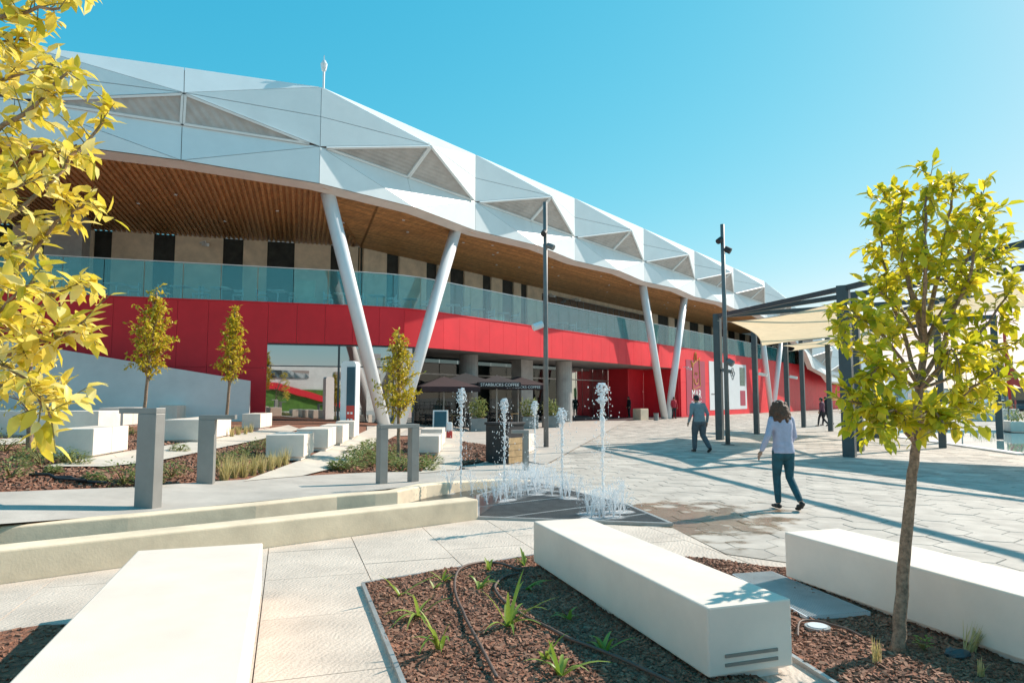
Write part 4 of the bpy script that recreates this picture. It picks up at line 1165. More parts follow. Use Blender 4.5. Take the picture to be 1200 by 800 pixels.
# ================================================================== FOUNTAIN JETS
def jet(px, py, top, label, head, wdt):
    b = G(px, py); b.z = .01; Y = b.y; zt = D(px, top, Y).z; s = Y/F
    o = thing('water_jet', b, label, 'water jet', 'tall fountain jets')
    Hh = zt - b.z; sp = MB(); pts = []; rad = []
    n = 60
    for k in range(n+1):
        t = k/n; pts.append(b + V(random.gauss(0, .004), random.gauss(0, .004), Hh*.93*t)); rad.append(max(.004, (wdt*.22 + wdt*.34*t)*random.uniform(.3, 1.5)))
    sp.tube(pts, rad, 7)
    obj('stream', sp, 'jet_water', o, smooth=True)
    hd = MB()
    for k in range(190):
        t = random.random()**1.3; r_ = head*math.sqrt(random.random())*(.55+.45*math.sin(math.pi*t))
        a = random.uniform(0, 6.28); c = b + V(math.cos(a)*r_, math.sin(a)*r_, Hh*1.0 - head*2.9*t)
        M = Matrix.Rotation(random.uniform(0, 6), 3, 'X') @ Matrix.Rotation(random.uniform(0, 6), 3, 'Y'); q = head*random.choice((.06, .08, .1, .13, .18))*random.uniform(.8, 1.2)
        hd.ell(c, (q, q*.75, q*random.uniform(.8, 1.5)), 7, 5, M=M)
    obj('crest', hd, 'jet_water', o, smooth=True, kind='stuff')
    dr = MB()
    for k in range(260):
        u = random.random()**.6; z = Hh*(.12+.85*u); r_ = abs(random.gauss(0, head*(1.6-.5*u))); a = random.uniform(0, 6.28); q = random.uniform(.003, .008)
        c = b + V(math.cos(a)*r_, math.sin(a)*r_, z); dr.ell(c, (q, q, q*1.8), 5, 4)
    obj('droplets', dr, 'white_paint', o, kind='stuff')
jet(540, 583, 455, 'tall fountain jet nearest the channel wall end', .085, .05)
jet(591, 591, 467, 'tall fountain jet rising in front of the black litter bin', .075, .042)
jet(627, 572, 470, 'tall thin fountain jet beside the grey lamp post', .075, .035)
jet(659, 586, 478, 'shorter fountain jet between lamp post and highest jet', .085, .045)
jet(707, 608, 449, 'highest fountain jet over the grate front corner', .095, .055)
lj0 = None
def low_jet_mesh(seed):
    random.seed(seed); mb = MB()
    for k in range(10):
        a = random.uniform(0, 6.28); sp = random.uniform(.03, .13); h = random.uniform(.14, .33); pts = []
        nn = 9
        for i in range(nn+1):
            t = i/nn*1.0; pts.append(V(math.cos(a)*sp*t*2, math.sin(a)*sp*t*2, h*4*t*(1-t)+.005))
        mb.tube(pts[:6], [.004*random.uniform(.3, 1.5) for _ in pts[:6]], 5, cap=False)
        for q in range(14):
            t = random.uniform(.35, .95); r_ = random.uniform(.003, .007); mb.ell(V(math.cos(a)*sp*t*2+random.gauss(0, .02), math.sin(a)*sp*t*2+random.gauss(0, .02), h*4*t*(1-t)+random.uniform(-.02, .05)), r_, 5, 4)
    mb.ell((0, 0, .006), (.16, .16, .008), 10, 4)
    return mb
lmesh = []
for sd in range(6):
    tmp = obj('low_jet', low_jet_mesh(sd), 'jet_fine', smooth=True); lmesh.append(tmp.data); bpy.data.objects.remove(tmp)
random.seed(11)
LJ = [(527, 580), (553, 580)] + [(572+8*i, 592-1.6*i) for i in range(8)] + [(608+8*i, 571+1.2*i) for i in range(7)] + [(648+7*i, 582+1.2*i) for i in range(5)] + [(690+8*i, 604-0.5*i) for i in range(6)] + [(600, 578), (616, 575), (632, 578)] + [(600+7*i, 567+.8*i) for i in range(7)] + [(694+8*i, 609-0.4*i) for i in range(5)] + [(578+8*i, 586-1.2*i) for i in range(5)]
for i, (px, py) in enumerate(LJ):
    p = G(px + random.uniform(-2, 2), py); p.z = .012
    o = bpy.data.objects.new('low_jet', lmesh[i % 6]); COL.objects.link(o); o.location = p; o.rotation_euler.z = random.uniform(0, 6.28); s = random.uniform(.85, 1.2); o.scale = (s*1.1, s*1.1, s*1.25)
    tag(o, 'short arching water jet over the fountain grate', 'water jet', 'low fountain jets')

# ================================================================== PEOPLE
def remesh_obj(name, mb, m, parent, vox, smooth_it=4):
    o = obj(name, mb, m, parent, smooth=True, local=True)
    md = o.modifiers.new('remesh', 'REMESH'); md.mode = 'VOXEL'; md.voxel_size = vox; md.use_smooth_shade = True
    ms = o.modifiers.new('smooth', 'SMOOTH'); ms.iterations = smooth_it; ms.factor = .5
    return o
def limb(mb, pts, rad, n=10, flat=1.0):
    mb.tube(pts, rad, n, flat=flat)
    for p, r_ in zip(pts, rad): mb.ell(p, r_, n, 6)
def person(loc, yaw, hgt, label, pose, top, legs, hair, vox=.012, headgear=None, longhair=False, group=None, slim=1.0, jacket_len=.0, under=None):
    """figure facing local +Y; pose gives hips, knees, ankles, elbows and wrists in metres for a 1.70 m body"""
    o = thing('person', loc, label, 'person', group, yaw); k = hgt/1.70; o.scale = (k, k, k)
    hip, chest, neck, head = V(0, 0, .92), V(0, pose.get('lean', .02), 1.28), V(0, pose.get('lean', .02)*1.4, 1.44), V(*pose.get('head', (0, .05, 1.585)))
    body = MB()
    def arm(sx): return [V(sx*.172*slim, chest.y, 1.395), V(*pose['elbow_l' if sx < 0 else 'elbow_r']), V(*pose['wrist_l' if sx < 0 else 'wrist_r'])]
    def leg(sx): return [V(sx*.095*slim, 0, .90), V(*pose['knee_l' if sx < 0 else 'knee_r']), V(*pose['ankle_l' if sx < 0 else 'ankle_r'])]
    # body surface: trunk, limbs, neck, head, hands
    def ring_body(mb, g, zlo=.9):
        prof = ((.82, .172, .125, 0), (.90, .168, .122, 0), (.98, .152, .112, 0), (1.08, .138, .104, .005), (1.2, .150, .112, chest.y*.7), (1.32, .168, .115, chest.y), (1.40, .155, .095, chest.y), (1.445, .09, .07, chest.y))
        nz = 40; i0 = len(mb.v); nn = 20; rows = 0
        for q in range(nz+1):
            z = zlo + (1.445-zlo)*q/nz
            for a, b in zip(prof[:-1], prof[1:]):
                if a[0] <= z <= b[0]+1e-6: break
            t = (z-a[0])/(b[0]-a[0]); t = t*t*(3-2*t); rx, ry, yy = (a[c]+(b[c]-a[c])*t for c in (1, 2, 3)); rows += 1
            for w_ in range(nn):
                an = 2*math.pi*w_/nn; ca_, sa_ = math.cos(an), math.sin(an)
                mb.v.append(V(math.copysign(abs(ca_)**.85, ca_)*(rx*slim+g), yy + math.copysign(abs(sa_)**.85, sa_)*(ry*slim+g), z))
        for q in range(rows-1):
            for w_ in range(nn):
                a = i0+q*nn+w_; b = i0+q*nn+(w_+1) % nn; mb.f.append((a, b, b+nn, a+nn))
        mb.f.append(tuple(range(i0, i0+nn))[::-1]); mb.f.append(tuple(range(i0+(rows-1)*nn, i0+rows*nn)))
    ring_body(body, -.012)
    limb(body, [V(0, chest.y, 1.42), neck + V(0, 0, .06)], [.058, .052])
    body.ell(head, (.075, .095, .112), 16, 12); body.ell(head + V(0, .035, -.06), (.055, .06, .055), 12, 8)
    hd = (head - V(0, 0, 1.585))
    tz = Matrix.Rotation(pose.get('turn', 0), 3, 'Z')
    fwd = tz @ V(0, 1, 0); rt = tz @ V(1, 0, 0)
    body.ell(head + fwd*.098 - V(0, 0, .012), (.014, .02, .022), 8, 6)
    for sx in (-1, 1): body.ell(head + rt*(sx*.077) - V(0, 0, .01), (.012, .022, .032), 8, 6)
    for sx in (-1, 1):
        a = arm(sx); limb(body, a, [.05, .04, .027]); w = a[2]; d = (a[2]-a[1]).normalized()
        side = d.cross(V(0, 1, 0)).normalized(); fw = side.cross(d)
        body.ell(w + d*.05, .034, 8, 6); body.ell(w + d*.075, .03, 8, 6)
        for i, (off, L) in enumerate(((-.027, .07), (-.009, .082), (.009, .078), (.027, .06))):
            b0 = w + d*.085 + fw*off; limb(body, [b0, b0 + d*L*.55 + fw*off*.3, b0 + d*L + side*(-sx*.012)], [.0095, .009, .0075], 6)
        b0 = w + d*.035 + fw*.028; limb(body, [b0, b0 + fw*.028 + d*.03, b0 + fw*.036 + d*.06], [.011, .01, .008], 6)
        l = leg(sx); limb(body, l, [.07, .05, .036])
    remesh_obj('body', body, 'skin', o, vox*.75, 2)
    for sx in (-1, 1):
        e = MB().ell(head + fwd*.082 + rt*(sx*.03) + V(0, 0, .01), .011, 8, 6); obj('eye', e, 'black', o, local=True)
    mo = MB().ell(head + fwd*.088 - V(0, 0, .052), (.022, .012, .006), 8, 5); obj('mouth', mo, 'cloth_plum', o, local=True)
    # clothes
    sh = MB(); ring_body(sh, .02, pose.get('hem', .86))
    for sx in (-1, 1):
        a = arm(sx); e = a[2] - (a[2]-a[1]).normalized()*.01; limb(sh, [a[0], a[0].lerp(a[1], .5), a[1], a[1].lerp(e, .5), e], [.064*slim, .058*slim, .05, .046, .038])
    limb(sh, [V(-.14*slim, chest.y, 1.40), V(.14*slim, chest.y, 1.40)], [.058*slim, .058*slim])
    if headgear == 'hood' or True: sh.ell((0, chest.y-.01, 1.45), (.085, .075, .035), 12, 6)
    remesh_obj('shirt' if not jacket_len else 'jacket', sh, top, o, vox)
    if under: remesh_obj('undershirt', MB().ell((0, 0, .845), (.182, .138, .055), 14, 8), under, o, vox)
    tr = MB(); tr.ell((0, -.012, .87), (.172*slim, .125*slim, .11), 14, 8)
    for sx in (-1, 1):
        l = leg(sx); e = l[2] + (l[1]-l[2]).normalized()*.03
        tr.ell(l[0] + V(0, -.03, -.05), (.086*slim, .09*slim, .1), 12, 8)
        wd = pose.get('legw', 1.0)
        limb(tr, [l[0], l[0].lerp(l[1], .5), l[1], l[1].lerp(e, .45), e], [.100*slim, .086*wd, .064*wd, .060*wd, .050*wd])
    remesh_obj('trousers', tr, legs, o, vox)
    for sx, nm in ((-1, 'l'), (1, 'r')):
        an = V(*pose['ankle_'+nm]); pt_ = pose.get('foot_'+nm, 0.0)
        f = V(0, math.cos(pt_), -math.sin(pt_)); u = V(0, math.sin(pt_), math.cos(pt_))
        s_ = MB(); s_.ell(an - u*.045 - f*.02, (.042, .055, .042), 10, 7); s_.ell(an - u*.052 + f*.06, (.044, .085, .036), 10, 7); s_.ell(an - u*.06 + f*.13, (.046, .06, .026), 10, 7)
        remesh_obj('shoe', s_, 'shoe', o, vox, 2)
    hm_ = MB()
    if headgear == 'beanie':
        hm_.ell(head + V(0, -.008, .03), (.088, .106, .10), 16, 10); hm_.ell(head + V(0, -.02, -.02), (.083, .092, .045), 16, 8)
        remesh_obj('beanie', hm_, 'cloth_black', o, vox, 2)
    else:
        hm_.ell(head + V(0, -.015, .03), (.086, .105, .10), 14, 10); hm_.ell(head + V(0, -.045, -.03), (.08, .075, .08), 12, 8)
        if longhair:
            rs = random.Random(5)
            for i in range(150):
                a = rs.uniform(math.pi*.9, math.pi*2.1); z = rs.uniform(-.21, .06); w_ = .088 + .055*max(0, min(1, (.06-z)/.18))
                c = head + V(math.cos(a)*w_*1.02, math.sin(a)*w_*.92-.015, z); q = rs.uniform(.024, .04); hm_.ell(c, (q, q, q*1.5), 6, 5)
            hm_.ell(head + V(0, -.05, -.10), (.10, .075, .11), 12, 8)
        remesh_obj('hair', hm_, hair, o, vox*.8, 3 if longhair else 1)
    return o
# woman walking away in blue shirt and jeans
pw_ = dict(lean=.03, head=(-.01, .07, 1.585), turn=.4, elbow_l=(-.27, -.03, 1.14), wrist_l=(-.345, .03, .92), elbow_r=(.235, .07, 1.13), wrist_r=(.20, .22, .97),
           knee_l=(-.085, .07, .50), ankle_l=(-.075, .06, .095), knee_r=(.095, .0, .49), ankle_r=(.125, -.24, .15), foot_r=.55, legw=.98, hem=.875)
person(G(920, 596.5), R(8), 1.61, 'woman with curly brown hair walking away in lilac shirt and teal jeans', pw_, 'shirt_blue', 'jeans', 'hair_brown', .010, longhair=True, slim=.93)
pm_ = dict(lean=.06, head=(-.01, .12, 1.58), turn=.2, elbow_l=(-.27, -.02, 1.13), wrist_l=(-.285, .10, .90), elbow_r=(.275, -.04, 1.13), wrist_r=(.30, .06, .89),
           knee_l=(-.10, .10, .50), ankle_l=(-.11, .10, .095), knee_r=(.13, .02, .49), ankle_r=(.20, -.24, .14), foot_r=.5, legw=1.35, hem=.90)
person(G(820, 529.5), R(14), 1.74, 'man in black beanie, grey jacket and dark trousers walking away across the plaza', pm_, 'jacket', 'trousers', 'hair_dark', .012, headgear='beanie', jacket_len=.0, under='cloth_black', slim=1.1)
ps_ = dict(lean=.0, elbow_l=(-.25, .0, 1.13), wrist_l=(-.24, .10, .90), elbow_r=(.25, .0, 1.13), wrist_r=(.24, .08, .90), knee_l=(-.10, .03, .50), ankle_l=(-.11, .0, .095), knee_r=(.10, .0, .50), ankle_r=(.12, -.03, .095))
pk_ = dict(ps_, knee_l=(-.1, .16, .5), ankle_l=(-.1, .22, .1), knee_r=(.1, -.02, .49), ankle_r=(.1, -.28, .16), foot_r=.5)
p = band(dpx(790, -.0), 1.2, 0); p = G(790, 490.5)
person(p, R(200), 1.72, 'person in red top and black trousers waiting beside the slanted column', ps_, 'cloth_red', 'cloth_black', 'hair_dark', .018)
person(band(dpx(737, -2.6), -2.6, .012), R(110), 1.74, 'person in dark clothes standing at the red recess doorway', ps_, 'cloth_black', 'cloth_black', 'hair_dark', .018)
person(G(964, 499.5), R(55), 1.66, 'person with pale sleeves and plum vest walking past the pergola posts', pk_, 'cloth_plum', 'cloth_black', 'hair_dark', .016, slim=1.1)
person(G(970, 499) + V(.25, .6, 0), R(50), 1.72, 'person in black with long dark hair walking beside the plum vest', pk_, 'cloth_black', 'cloth_black', 'hair_dark', .016, longhair=True)

# ================================================================== CAFE FRONT, TOTEM, BIN
def parasol(px, ztop, half, off, label, m, txt=None, yaw=R(53)):
    c = band(dpx(px, off), off); o = thing('parasol', c, label, 'parasol', 'dark square cafe parasols')
    obj('pole', MB().tube([c, c + V(0, 0, ztop)], .035, 10), 'grate_light', o); obj('foot', MB().box(c + V(0, 0, .05), (.7, .7, .1)), 'black', o)
    M = Matrix.Rotation(yaw, 3, 'Z'); zr = ztop - half*.36
    cs = [c + M @ V(x*half, y*half, zr) for x, y in ((-1, -1), (1, -1), (1, 1), (-1, 1))]; tp = c + V(0, 0, ztop)
    mb = MB()
    for i in range(4): mb.poly([cs[i], cs[(i+1) % 4], tp])
    obj('canopy', mb, m, o)
    vl = MB()
    for i in range(4):
        a, b = cs[i], cs[(i+1) % 4]; vl.quad(a - V(0, 0, .26), b - V(0, 0, .26), b, a)
    v = obj('valance', vl, m, o); rbm = MB()
    for q in cs: rbm.bar(tp - V(0, 0, .06), q - V(0, 0, .03), .03)
    obj('rib', rbm, 'grate', o, kind='stuff')
    if txt:
        a, b = cs[0], cs[1]; t = (b-a).normalized(); n = V(t.y, -t.x); p = (a+b)/2 - V(0, 0, .14) + n*.02
        text_mesh('lettering', txt, .22, Matrix(((t.x, 0, n.x, p.x), (t.y, 0, n.y, p.y), (0, 1, 0, p.z), (0, 0, 0, 1))), 'white_paint', v)
parasol(582, 2.85, 1.1, 1.2, 'smaller charcoal parasol with white lettering catching the sun', 'parasol', 'STARBUCKS COFFEE', yaw=R(10))
parasol(607, 2.95, 1.5, -.9, 'plum black parasol with white lettering nearest the square pillar', 'parasol_plum', 'STARBUCKS COFFEE', yaw=R(12))
parasol(545, 3.0, 1.7, -.6, 'large black parasol before the round pillar', 'parasol', None, yaw=R(10))
parasol(520, 2.75, 1.5, -.4, 'black parasol beside the slanted columns', 'parasol_plum', None, yaw=R(20))
def planter(px, py, w_, label, hgt):
    b = G(px, py); o = thing('planter', b, label, 'planter', 'grey box planters before the cafe')
    obj('box', MB().box(b + V(0, 0, .33), (w_, w_, .66), R(10)), 'plant_box', o, bevel=.02); obj('soil', MB().box(b + V(0, 0, .655), (w_*.86, w_*.86, .03), R(10)), 'mulch', o)
    fo = MB(); st = MB()
    for k in range(420):
        a = random.uniform(0, 6.28); u = random.random(); r_ = w_*.62*math.sqrt(random.random())*(.6+.4*math.sin(u*3.1)); q = b + V(math.cos(a)*r_, math.sin(a)*r_, .68 + hgt*u*random.uniform(.75, 1))
        fo.leaf(q, rnddir() + V(0, 0, .4), (0, 0, 1), .16, .07)
    for k in range(6): st.tube([b + V(0, 0, .6), b + V(random.uniform(-.2, .2), random.uniform(-.2, .2), .7 + hgt*.7)], .015, 5)
    obj('foliage', fo, 'shrub', o); obj('stem', st, 'twig', o)
planter(560, 505.5, .8, 'grey box planter with leafy shrub beside the smaller parasol pole', 1.0)
planter(620, 502.5, .85, 'grey box planter with leafy shrub behind the fountain, before the square pillar', 1.0)
planter(645, 501, .8, 'grey box planter with leafy shrub standing behind the lamp post', .9)
# chairs and tables of the cafe
def cafe_chair(c, yaw, m, label, group):
    o = thing('chair', c, label, 'chair', group, yaw)
    obj('seat', MB().box((0, 0, .44), (.44, .44, .04)), m, o, local=True, bevel=.01)
    bk_ = MB(); bk_.box((0, -.21, .76), (.42, .03, .1)); bk_.box((0, -.2, .62), (.42, .025, .05)); obj('backrest', bk_, m, o, local=True)
    for x in (-1, 1):
        for y in (-1, 1): obj('leg', MB().bar((x*.19, y*.19, 0), (x*.2, y*.2, .44 if y > 0 else .8), .03), m, o, local=True)
        obj('armrest', MB().bar((x*.22, -.2, .64), (x*.22, .18, .64), .035), m, o, local=True)
    return o
def cafe_table(c, m, label, group):
    o = thing('table', c, label, 'table', group)
    obj('tabletop', MB().box((0, 0, .74), (.75, .75, .035)), m, o, local=True, bevel=.008); obj('pedestal', MB().tube([(0, 0, 0), (0, 0, .74)], .035, 8), m, o, local=True); obj('foot', MB().box((0, 0, .015), (.45, .45, .03)), m, o, local=True)
    return o
ch0 = cafe_chair(V(0, 0, 0), 0, 'black', 'dark cafe chair under the black parasols', 'dark chairs under the parasols'); tb0 = cafe_table(V(0, 0, 0), 'wood_board', 'brown cafe table under the black parasols', 'brown tables under the parasols')
spots = [(512, -.8), (530, -.2), (552, -1.2), (585, -1.0), (600, .2)]
for i, (px, off) in enumerate(spots):
    c = band(dpx(px, off), off, .012)
    if i == 0: tb0.location = c
    else: copy_thing(tb0, c)
    for q, a in enumerate((.4, 2.5, 4.4)):
        p = c + V(math.cos(a)*.75, math.sin(a)*.75, 0)
        if i == 0 and q == 0: ch0.location = p; ch0.rotation_euler.z = a + math.pi/2
        else: copy_thing(ch0, p, a + math.pi/2)
# balcony furniture behind the glass
bc = cafe_chair(V(0, 0, 0), 0, 'white_metal', 'white chair on the balcony behind the glass railing', 'white balcony chairs'); btb = cafe_table(V(0, 0, 0), 'white_metal', 'white table on the balcony behind the glass railing', 'white balcony tables')
first = True
for px, off in ((130, -1.1), (207, -1.1), (255, -1.0), (322, -1.1), (400, -1.1), (440, -1.2), (530, -1.1), (560, -1.2), (590, -1.1), (480, -1.3), (690, -1.2), (660, -1.2)):
    c = band(dpx(px, off), off, ZB1-.015)
    t_ = btb if first else copy_thing(btb, c); t_.location = c
    for a in (.3, 3.3):
        p = c + V(math.cos(a)*.72, math.sin(a)*.72, 0)
        if first: bc.location = p; bc.rotation_euler.z = a + math.pi/2; first = False
        else: copy_thing(bc, p, a + math.pi/2)
for px in (356, 62):
    c = band(dpx(px, -.9), -.9, ZB1-.02); o = thing('lounge_chair', c, 'beige padded lounge chair on the balcony seen through the glass' if px > 100 else 'second beige lounge chair at the balcony end beside the pier', 'chair')
    obj('seat', MB().box(c + V(0, 0, .25), (.9, .8, .35), R(17)), 'beige', o, bevel=.05); obj('backrest', MB().prism([c + V(-.45, -.45, .1), c + V(.42, -.2, .1), c + V(.42, -.05, .1), c + V(-.45, -.3, .1)], (.04, 0, 1.15)), 'beige', o, bevel=.03)
# advertising board, small sign
p = G(516, 508); o = thing('a_board', p, 'teal folding pavement board before the cafe', 'sign')
Mx = R(8)
f_ = MB().prism([p + V(-.34, -.22, 0), p + V(.34, -.16, 0), p + V(.34, -.12, 0), p + V(-.34, -.18, 0)], (0, .16, 1.08)); obj('front_panel', f_, 'white_paint', o)
f_ = MB().prism([p + V(-.27, -.245, .12), p + V(.28, -.195, .12), p + V(.28, -.185, .12), p + V(-.27, -.235, .12)], (0, .14, .9)); obj('poster', f_, 'teal_board', o)
f_ = MB().prism([p + V(-.34, .26, 0), p + V(.34, .3, 0), p + V(.34, .34, 0), p + V(-.34, .3, 0)], (0, -.2, 1.08)); obj('back_panel', f_, 'white_paint', o)
p = HIT(526.5, 514); o = thing('floor_sign', p, 'small white and red standing sign beside the seat blocks', 'sign')
obj('lower_panel', MB().box(p + V(0, 0, .16), (.24, .2, .28), R(5)), 'signal_red', o, bevel=.03); obj('upper_panel', MB().box(p + V(0, .01, .48), (.24, .1, .36), R(5)), 'white_paint', o, bevel=.05)
# litter bin: black box, timber panel on one face
p = G(568.5, 542); o = thing('litter_bin', p, 'black box litter bin with a timber panel on its side', 'bin', None, R(-38))
obj('body', MB().box((.36, .36, .50), (.70, .70, .94)), 'black', o, local=True, bevel=.012); obj('lid', MB().box((.36, .36, 1.0), (.76, .76, .06)), 'black', o, local=True, bevel=.01)
for i in range(4): obj('plank', MB().box((.716, .36, .09 + .16*i), (.02, .60, .15)), 'wood_board', o, local=True)
obj('base', MB().box((.36, .36, .02), (.6, .6, .05)), 'grate', o, local=True)
# information totem
p = HIT(398, 510); p.z = hill(p.x, p.y); Y = p.y; zt = D(405, 423, Y).z
o = thing('information_totem', p, 'tall white rounded totem with a dark screen and red lower panel', 'sign', None, R(-12))
w_ = 19*Y/F; d_ = .32; hh = zt - p.z
prof = [(0, 0), (0, hh-.12), (.05, hh-.03), (.14, hh), (w_-.14, hh), (w_-.05, hh-.03), (w_, hh-.12), (w_, 0)]
obj('body', MB().prism([V(x, 0, z) for x, z in prof][::-1], (0, d_, 0)), 'white_paint', o, local=True)
obj('screen', MB().box((w_*.68, -.01, hh*.66), (w_*.52, .03, hh*.52)), 'teal_board', o, local=True); obj('red_panel', MB().box((w_*.68, -.01, hh*.22), (w_*.52, .03, hh*.36)), 'signal_red', o, local=True)
ic = MB()
for i in range(3):
    for j in range(2): ic.box((w_*(.56+.22*j), -.03, hh*(.12+.09*i)), (.07, .01, .07))
obj('pictograms', ic, 'white_paint', o, local=True)
# low path lights before the ramp wall, white cube and ashtray by the columns
for px, py, lab in ((141, 475, 'thin dark path light with flat cap beside the ramp wall foot'), (240, 487, 'thin dark path light with flat cap between slender tree and ramp wall')):
    p = HIT(px, py+4); p.z = hill(p.x, p.y); o = thing('path_light', p, lab, 'light')
    obj('stem', MB().tube([p, p + V(0, 0, .62)], .035, 8), 'dark_steel', o); obj('cap', MB().box(p + V(0, 0, .63), (.26, .2, .04)), 'dark_steel', o)
p = G(752, 492); obj_ = thing('stone_cube', p, 'beige stone cube against the red recess wall', 'block'); obj('body', MB().box(p + V(0, .4, .42), (.85, .8, .84), R(37)), 'beige', obj_, bevel=.02)
obj('plinth', MB().box(p + V(0, .4, .02), (.75, .7, .06), R(37)), 'grey_conc', obj_)
p = G(769, 492.5); o = thing('ash_bin', p, 'small round grey ash bin beside the slanted column foot', 'bin'); obj('body', MB().tube([p, p + V(0, 0, .5)], .18, 14), 'grey_conc', o); obj('rim', MB().tube([p + V(0, 0, .5), p + V(0, 0, .55)], .2, 14), 'grate', o)

# ================================================================== FAR SIDE OF THE SQUARE, BEHIND THE POOL
def far_block(px, py, w_, h_, label, m='block'):
    p = G(px, py); o = thing('stone_planter', p, label, 'planter', 'stone planters behind the pool'); obj('box', MB().box(p + V(0, 0, h_/2), (w_, 1.2, h_), R(-20)), m, o, bevel=.03)
    f_ = MB()
    for k in range(160): f_.leaf(p + V(random.uniform(-w_/2, w_/2)*.9, random.uniform(-.5, .5), h_ + random.uniform(0, .5)), rnddir() + V(0, 0, .5), (0, 0, 1), .18, .08)
    obj('foliage', f_, 'shrub', o); return o
far_block(1155, 493, 1.9, .8, 'low stone planter behind the pool, left of the mast')
far_block(1172, 491, 2.2, .8, 'low stone planter behind the pool, under the red mast')
far_block(1198, 505.5, 1.3, .5, 'pale stone planter on the pool kerb')
def far_lamp(px, base_y, top, label, m='pole', sign=None):
    b = G(px, base_y); zt = D(px, top, b.y).z; o = thing('street_lamp', b, label, 'street lamp', 'far street lamps'); obj('pole', MB().tube([b, V(b.x, b.y, zt)], [.09, .05], 8), m, o)
    obj('arm', MB().bar(V(b.x, b.y, zt), V(b.x+1.3, b.y, zt+.1), .06).box((b.x+1.4, b.y, zt+.08), (.6, .25, .08)), m, o)
    if sign: obj('sign_plate', MB().box((b.x+.1, b.y-.12, D(px, sign, b.y).z), (.85, .06, 1.3)), 'opp_green', o)
far_lamp(1179, 484, 408, 'distant slim street lamp carrying a green plate', sign=457)
far_lamp(1126, 482, 400, 'distant slim street lamp behind the foreground crown')
far_lamp(1052, 480, 418, 'distant street lamp beyond the red wall end')
b = G(1184, 486); zt = D(1184, 384, b.y).z; o = thing('red_mast', b, 'distant tapering red mast with slack red banner', 'mast')
obj('mast', MB().tube([b + V(.4, 0, 0), V(b.x, b.y, zt*.55), V(b.x-.15, b.y, zt)], [.32, .24, .1], 8), 'signal_red', o)
mb = MB(); 
for k in range(6):
    z0, z1 = zt*(.66-.05*k), zt*(.66-.05*(k+1)); mb.quad((b.x, b.y-.25, z0), (b.x+.2+.16*k, b.y-.25, z0-.5), (b.x+.2+.16*(k+1), b.y-.25, z1-.5), (b.x, b.y-.25, z1))
obj('banner', mb, 'signal_red', o)
# fence with posts, brown sign
p = G(1197, 487); o = thing('brown_sign', p, 'brown square sign on two posts near the fence', 'sign'); obj('panel', MB().box(p + V(0, 0, 2.0), (1.6, .08, 1.1)), 'bark', o)
for x in (-.6, .6): obj('post', MB().bar(p + V(x, .06, 0), p + V(x, .06, 1.5), .08), 'dark_steel', o)
o = thing('fence', G(1170, 494), 'thin wire fence with slim posts behind the pool', 'fence')
a, b = G(1120, 491), G(1260, 497)
for k in range(15): q = a.lerp(b, k/14); obj('post', MB().bar(q, q + V(0, 0, 1.2), .06), 'pole', o)
for z in (.3, .75, 1.15): obj('rail', MB().bar(a + V(0, 0, z), b + V(0, 0, z), .03), 'pole', o)
# distant trees, vehicles and low buildings along the road
def far_tree(px, base_y, hpx, label):
    b = G(px, base_y); s = b.y/F; hh = hpx*s; o = thing('roadside_tree', b, label, 'tree', 'roadside trees'); f_ = MB(); 
    obj('trunk', MB().tube([b, b + V(0, 0, hh*.5)], [.16, .08], 8), 'bark', o)
    for k in range(260):
        c = rnddir()*random.random()**.4; f_.leaf(b + V(c.x*hh*.42, c.y*hh*.42, hh*.62 + c.z*hh*.38), rnddir(), (0, 0, 1), hh*.13, hh*.08)
    obj('crown', f_, 'shrub', o)
for px, y, h_, lab in ((1022, 479, 20, 'round distant tree right of the red wall end'), (1040, 478, 16, 'low distant tree between lamp and wall end'), (1147, 482, 22, 'dark distant tree left of the stone planters'), (1196, 480, 18, 'distant tree behind the brown sign'), (1090, 479, 16, 'distant tree hidden behind the foreground crown'), (1113, 480, 18, 'distant tree behind the crown beside the slim lamp')): far_tree(px, y, h_, lab)
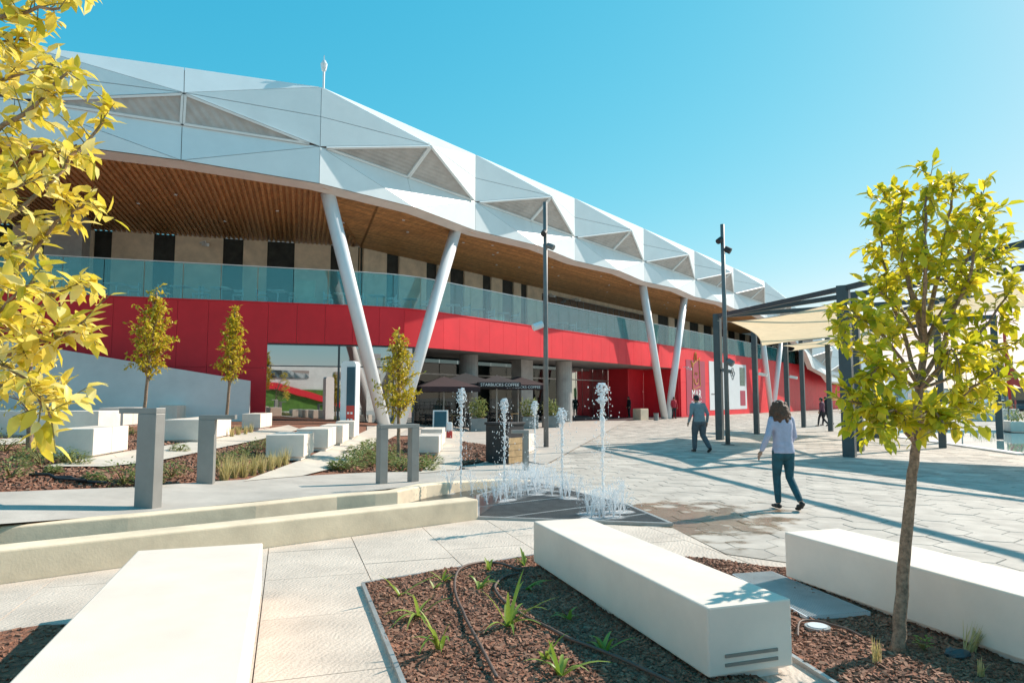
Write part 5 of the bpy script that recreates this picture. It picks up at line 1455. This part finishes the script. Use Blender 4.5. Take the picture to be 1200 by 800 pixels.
def car(px, py, yaw, m, label):
    b = G(px, py); o = thing('parked_car', b, label, 'car', 'cars on the far road', yaw)
    bd = MB().prism([V(x, -.85, z) for x, z in ((-2.1, .3), (2.1, .3), (2.12, .75), (1.2, .95), (.6, 1.42), (-1.1, 1.45), (-1.9, .95), (-2.1, .8))], (0, 1.7, 0)); obj('body', bd, m, o, local=True, bevel=.06)
    obj('window', MB().prism([V(x, -.87, z) for x, z in ((1.0, .98), (.52, 1.36), (-1.0, 1.38), (-1.6, .98))], (0, 1.74, 0)), 'black', o, local=True)
    for x in (-1.3, 1.3):
        for y in (-.82, .82): obj('wheel', MB().tube([(x, y-.1, .32), (x, y+.1, .32)], .32, 14), 'black', o, local=True)
car(1165, 483, R(5), 'white_paint', 'white car on the far road left of the mast'); car(1192, 482.5, R(5), 'teal_board', 'dark car on the far road behind the fence'); car(1140, 482, R(2), 'grate_light', 'silver car on the far road beyond the stone planters')
def far_house(px0, px1, Y, top, label, m):
    a, b = D(px0, 466, Y), D(px1, 466, Y); h_ = D(px0, top, Y).z; o = thing('far_building', V((a.x+b.x)/2, Y, 0), label, 'building', 'low buildings on the skyline')
    obj('wall', MB().box(((a.x+b.x)/2, Y+5, h_/2), (b.x-a.x, 10, h_)), m, o); obj('roof', MB().box(((a.x+b.x)/2, Y+5, h_+.2), (b.x-a.x+1, 11, .4)), 'grey_conc', o)
    n = max(3, int((b.x-a.x)/5))
    for k in range(n): obj('window', MB().box((a.x+(k+.5)*(b.x-a.x)/n, Y-.03, h_*.5), ((b.x-a.x)/n*.5, .06, h_*.35)), 'window_glass', o)
far_house(1130, 1182, 210, 456, 'long low white building on the skyline behind the mast', 'far_white'); far_house(1188, 1260, 180, 458, 'low grey building on the skyline behind the brown sign', 'grey_conc'); far_house(1030, 1075, 230, 455, 'low pale building on the skyline behind the crown', 'far_white'); far_house(1078, 1128, 240, 459, 'low sand coloured building on the skyline', 'lip')
wd = MB()
for i in range(60):
    x = 95 + i*9; wd.ell((x, 330, 1), (9, 8, random.uniform(2.5, 6)), 8, 6)
obj('tree_line', wd, 'far_green', kind='stuff')['label'] = 'dark green line of trees along the far horizon'
bpy.data.objects['tree_line']['category'] = 'trees'
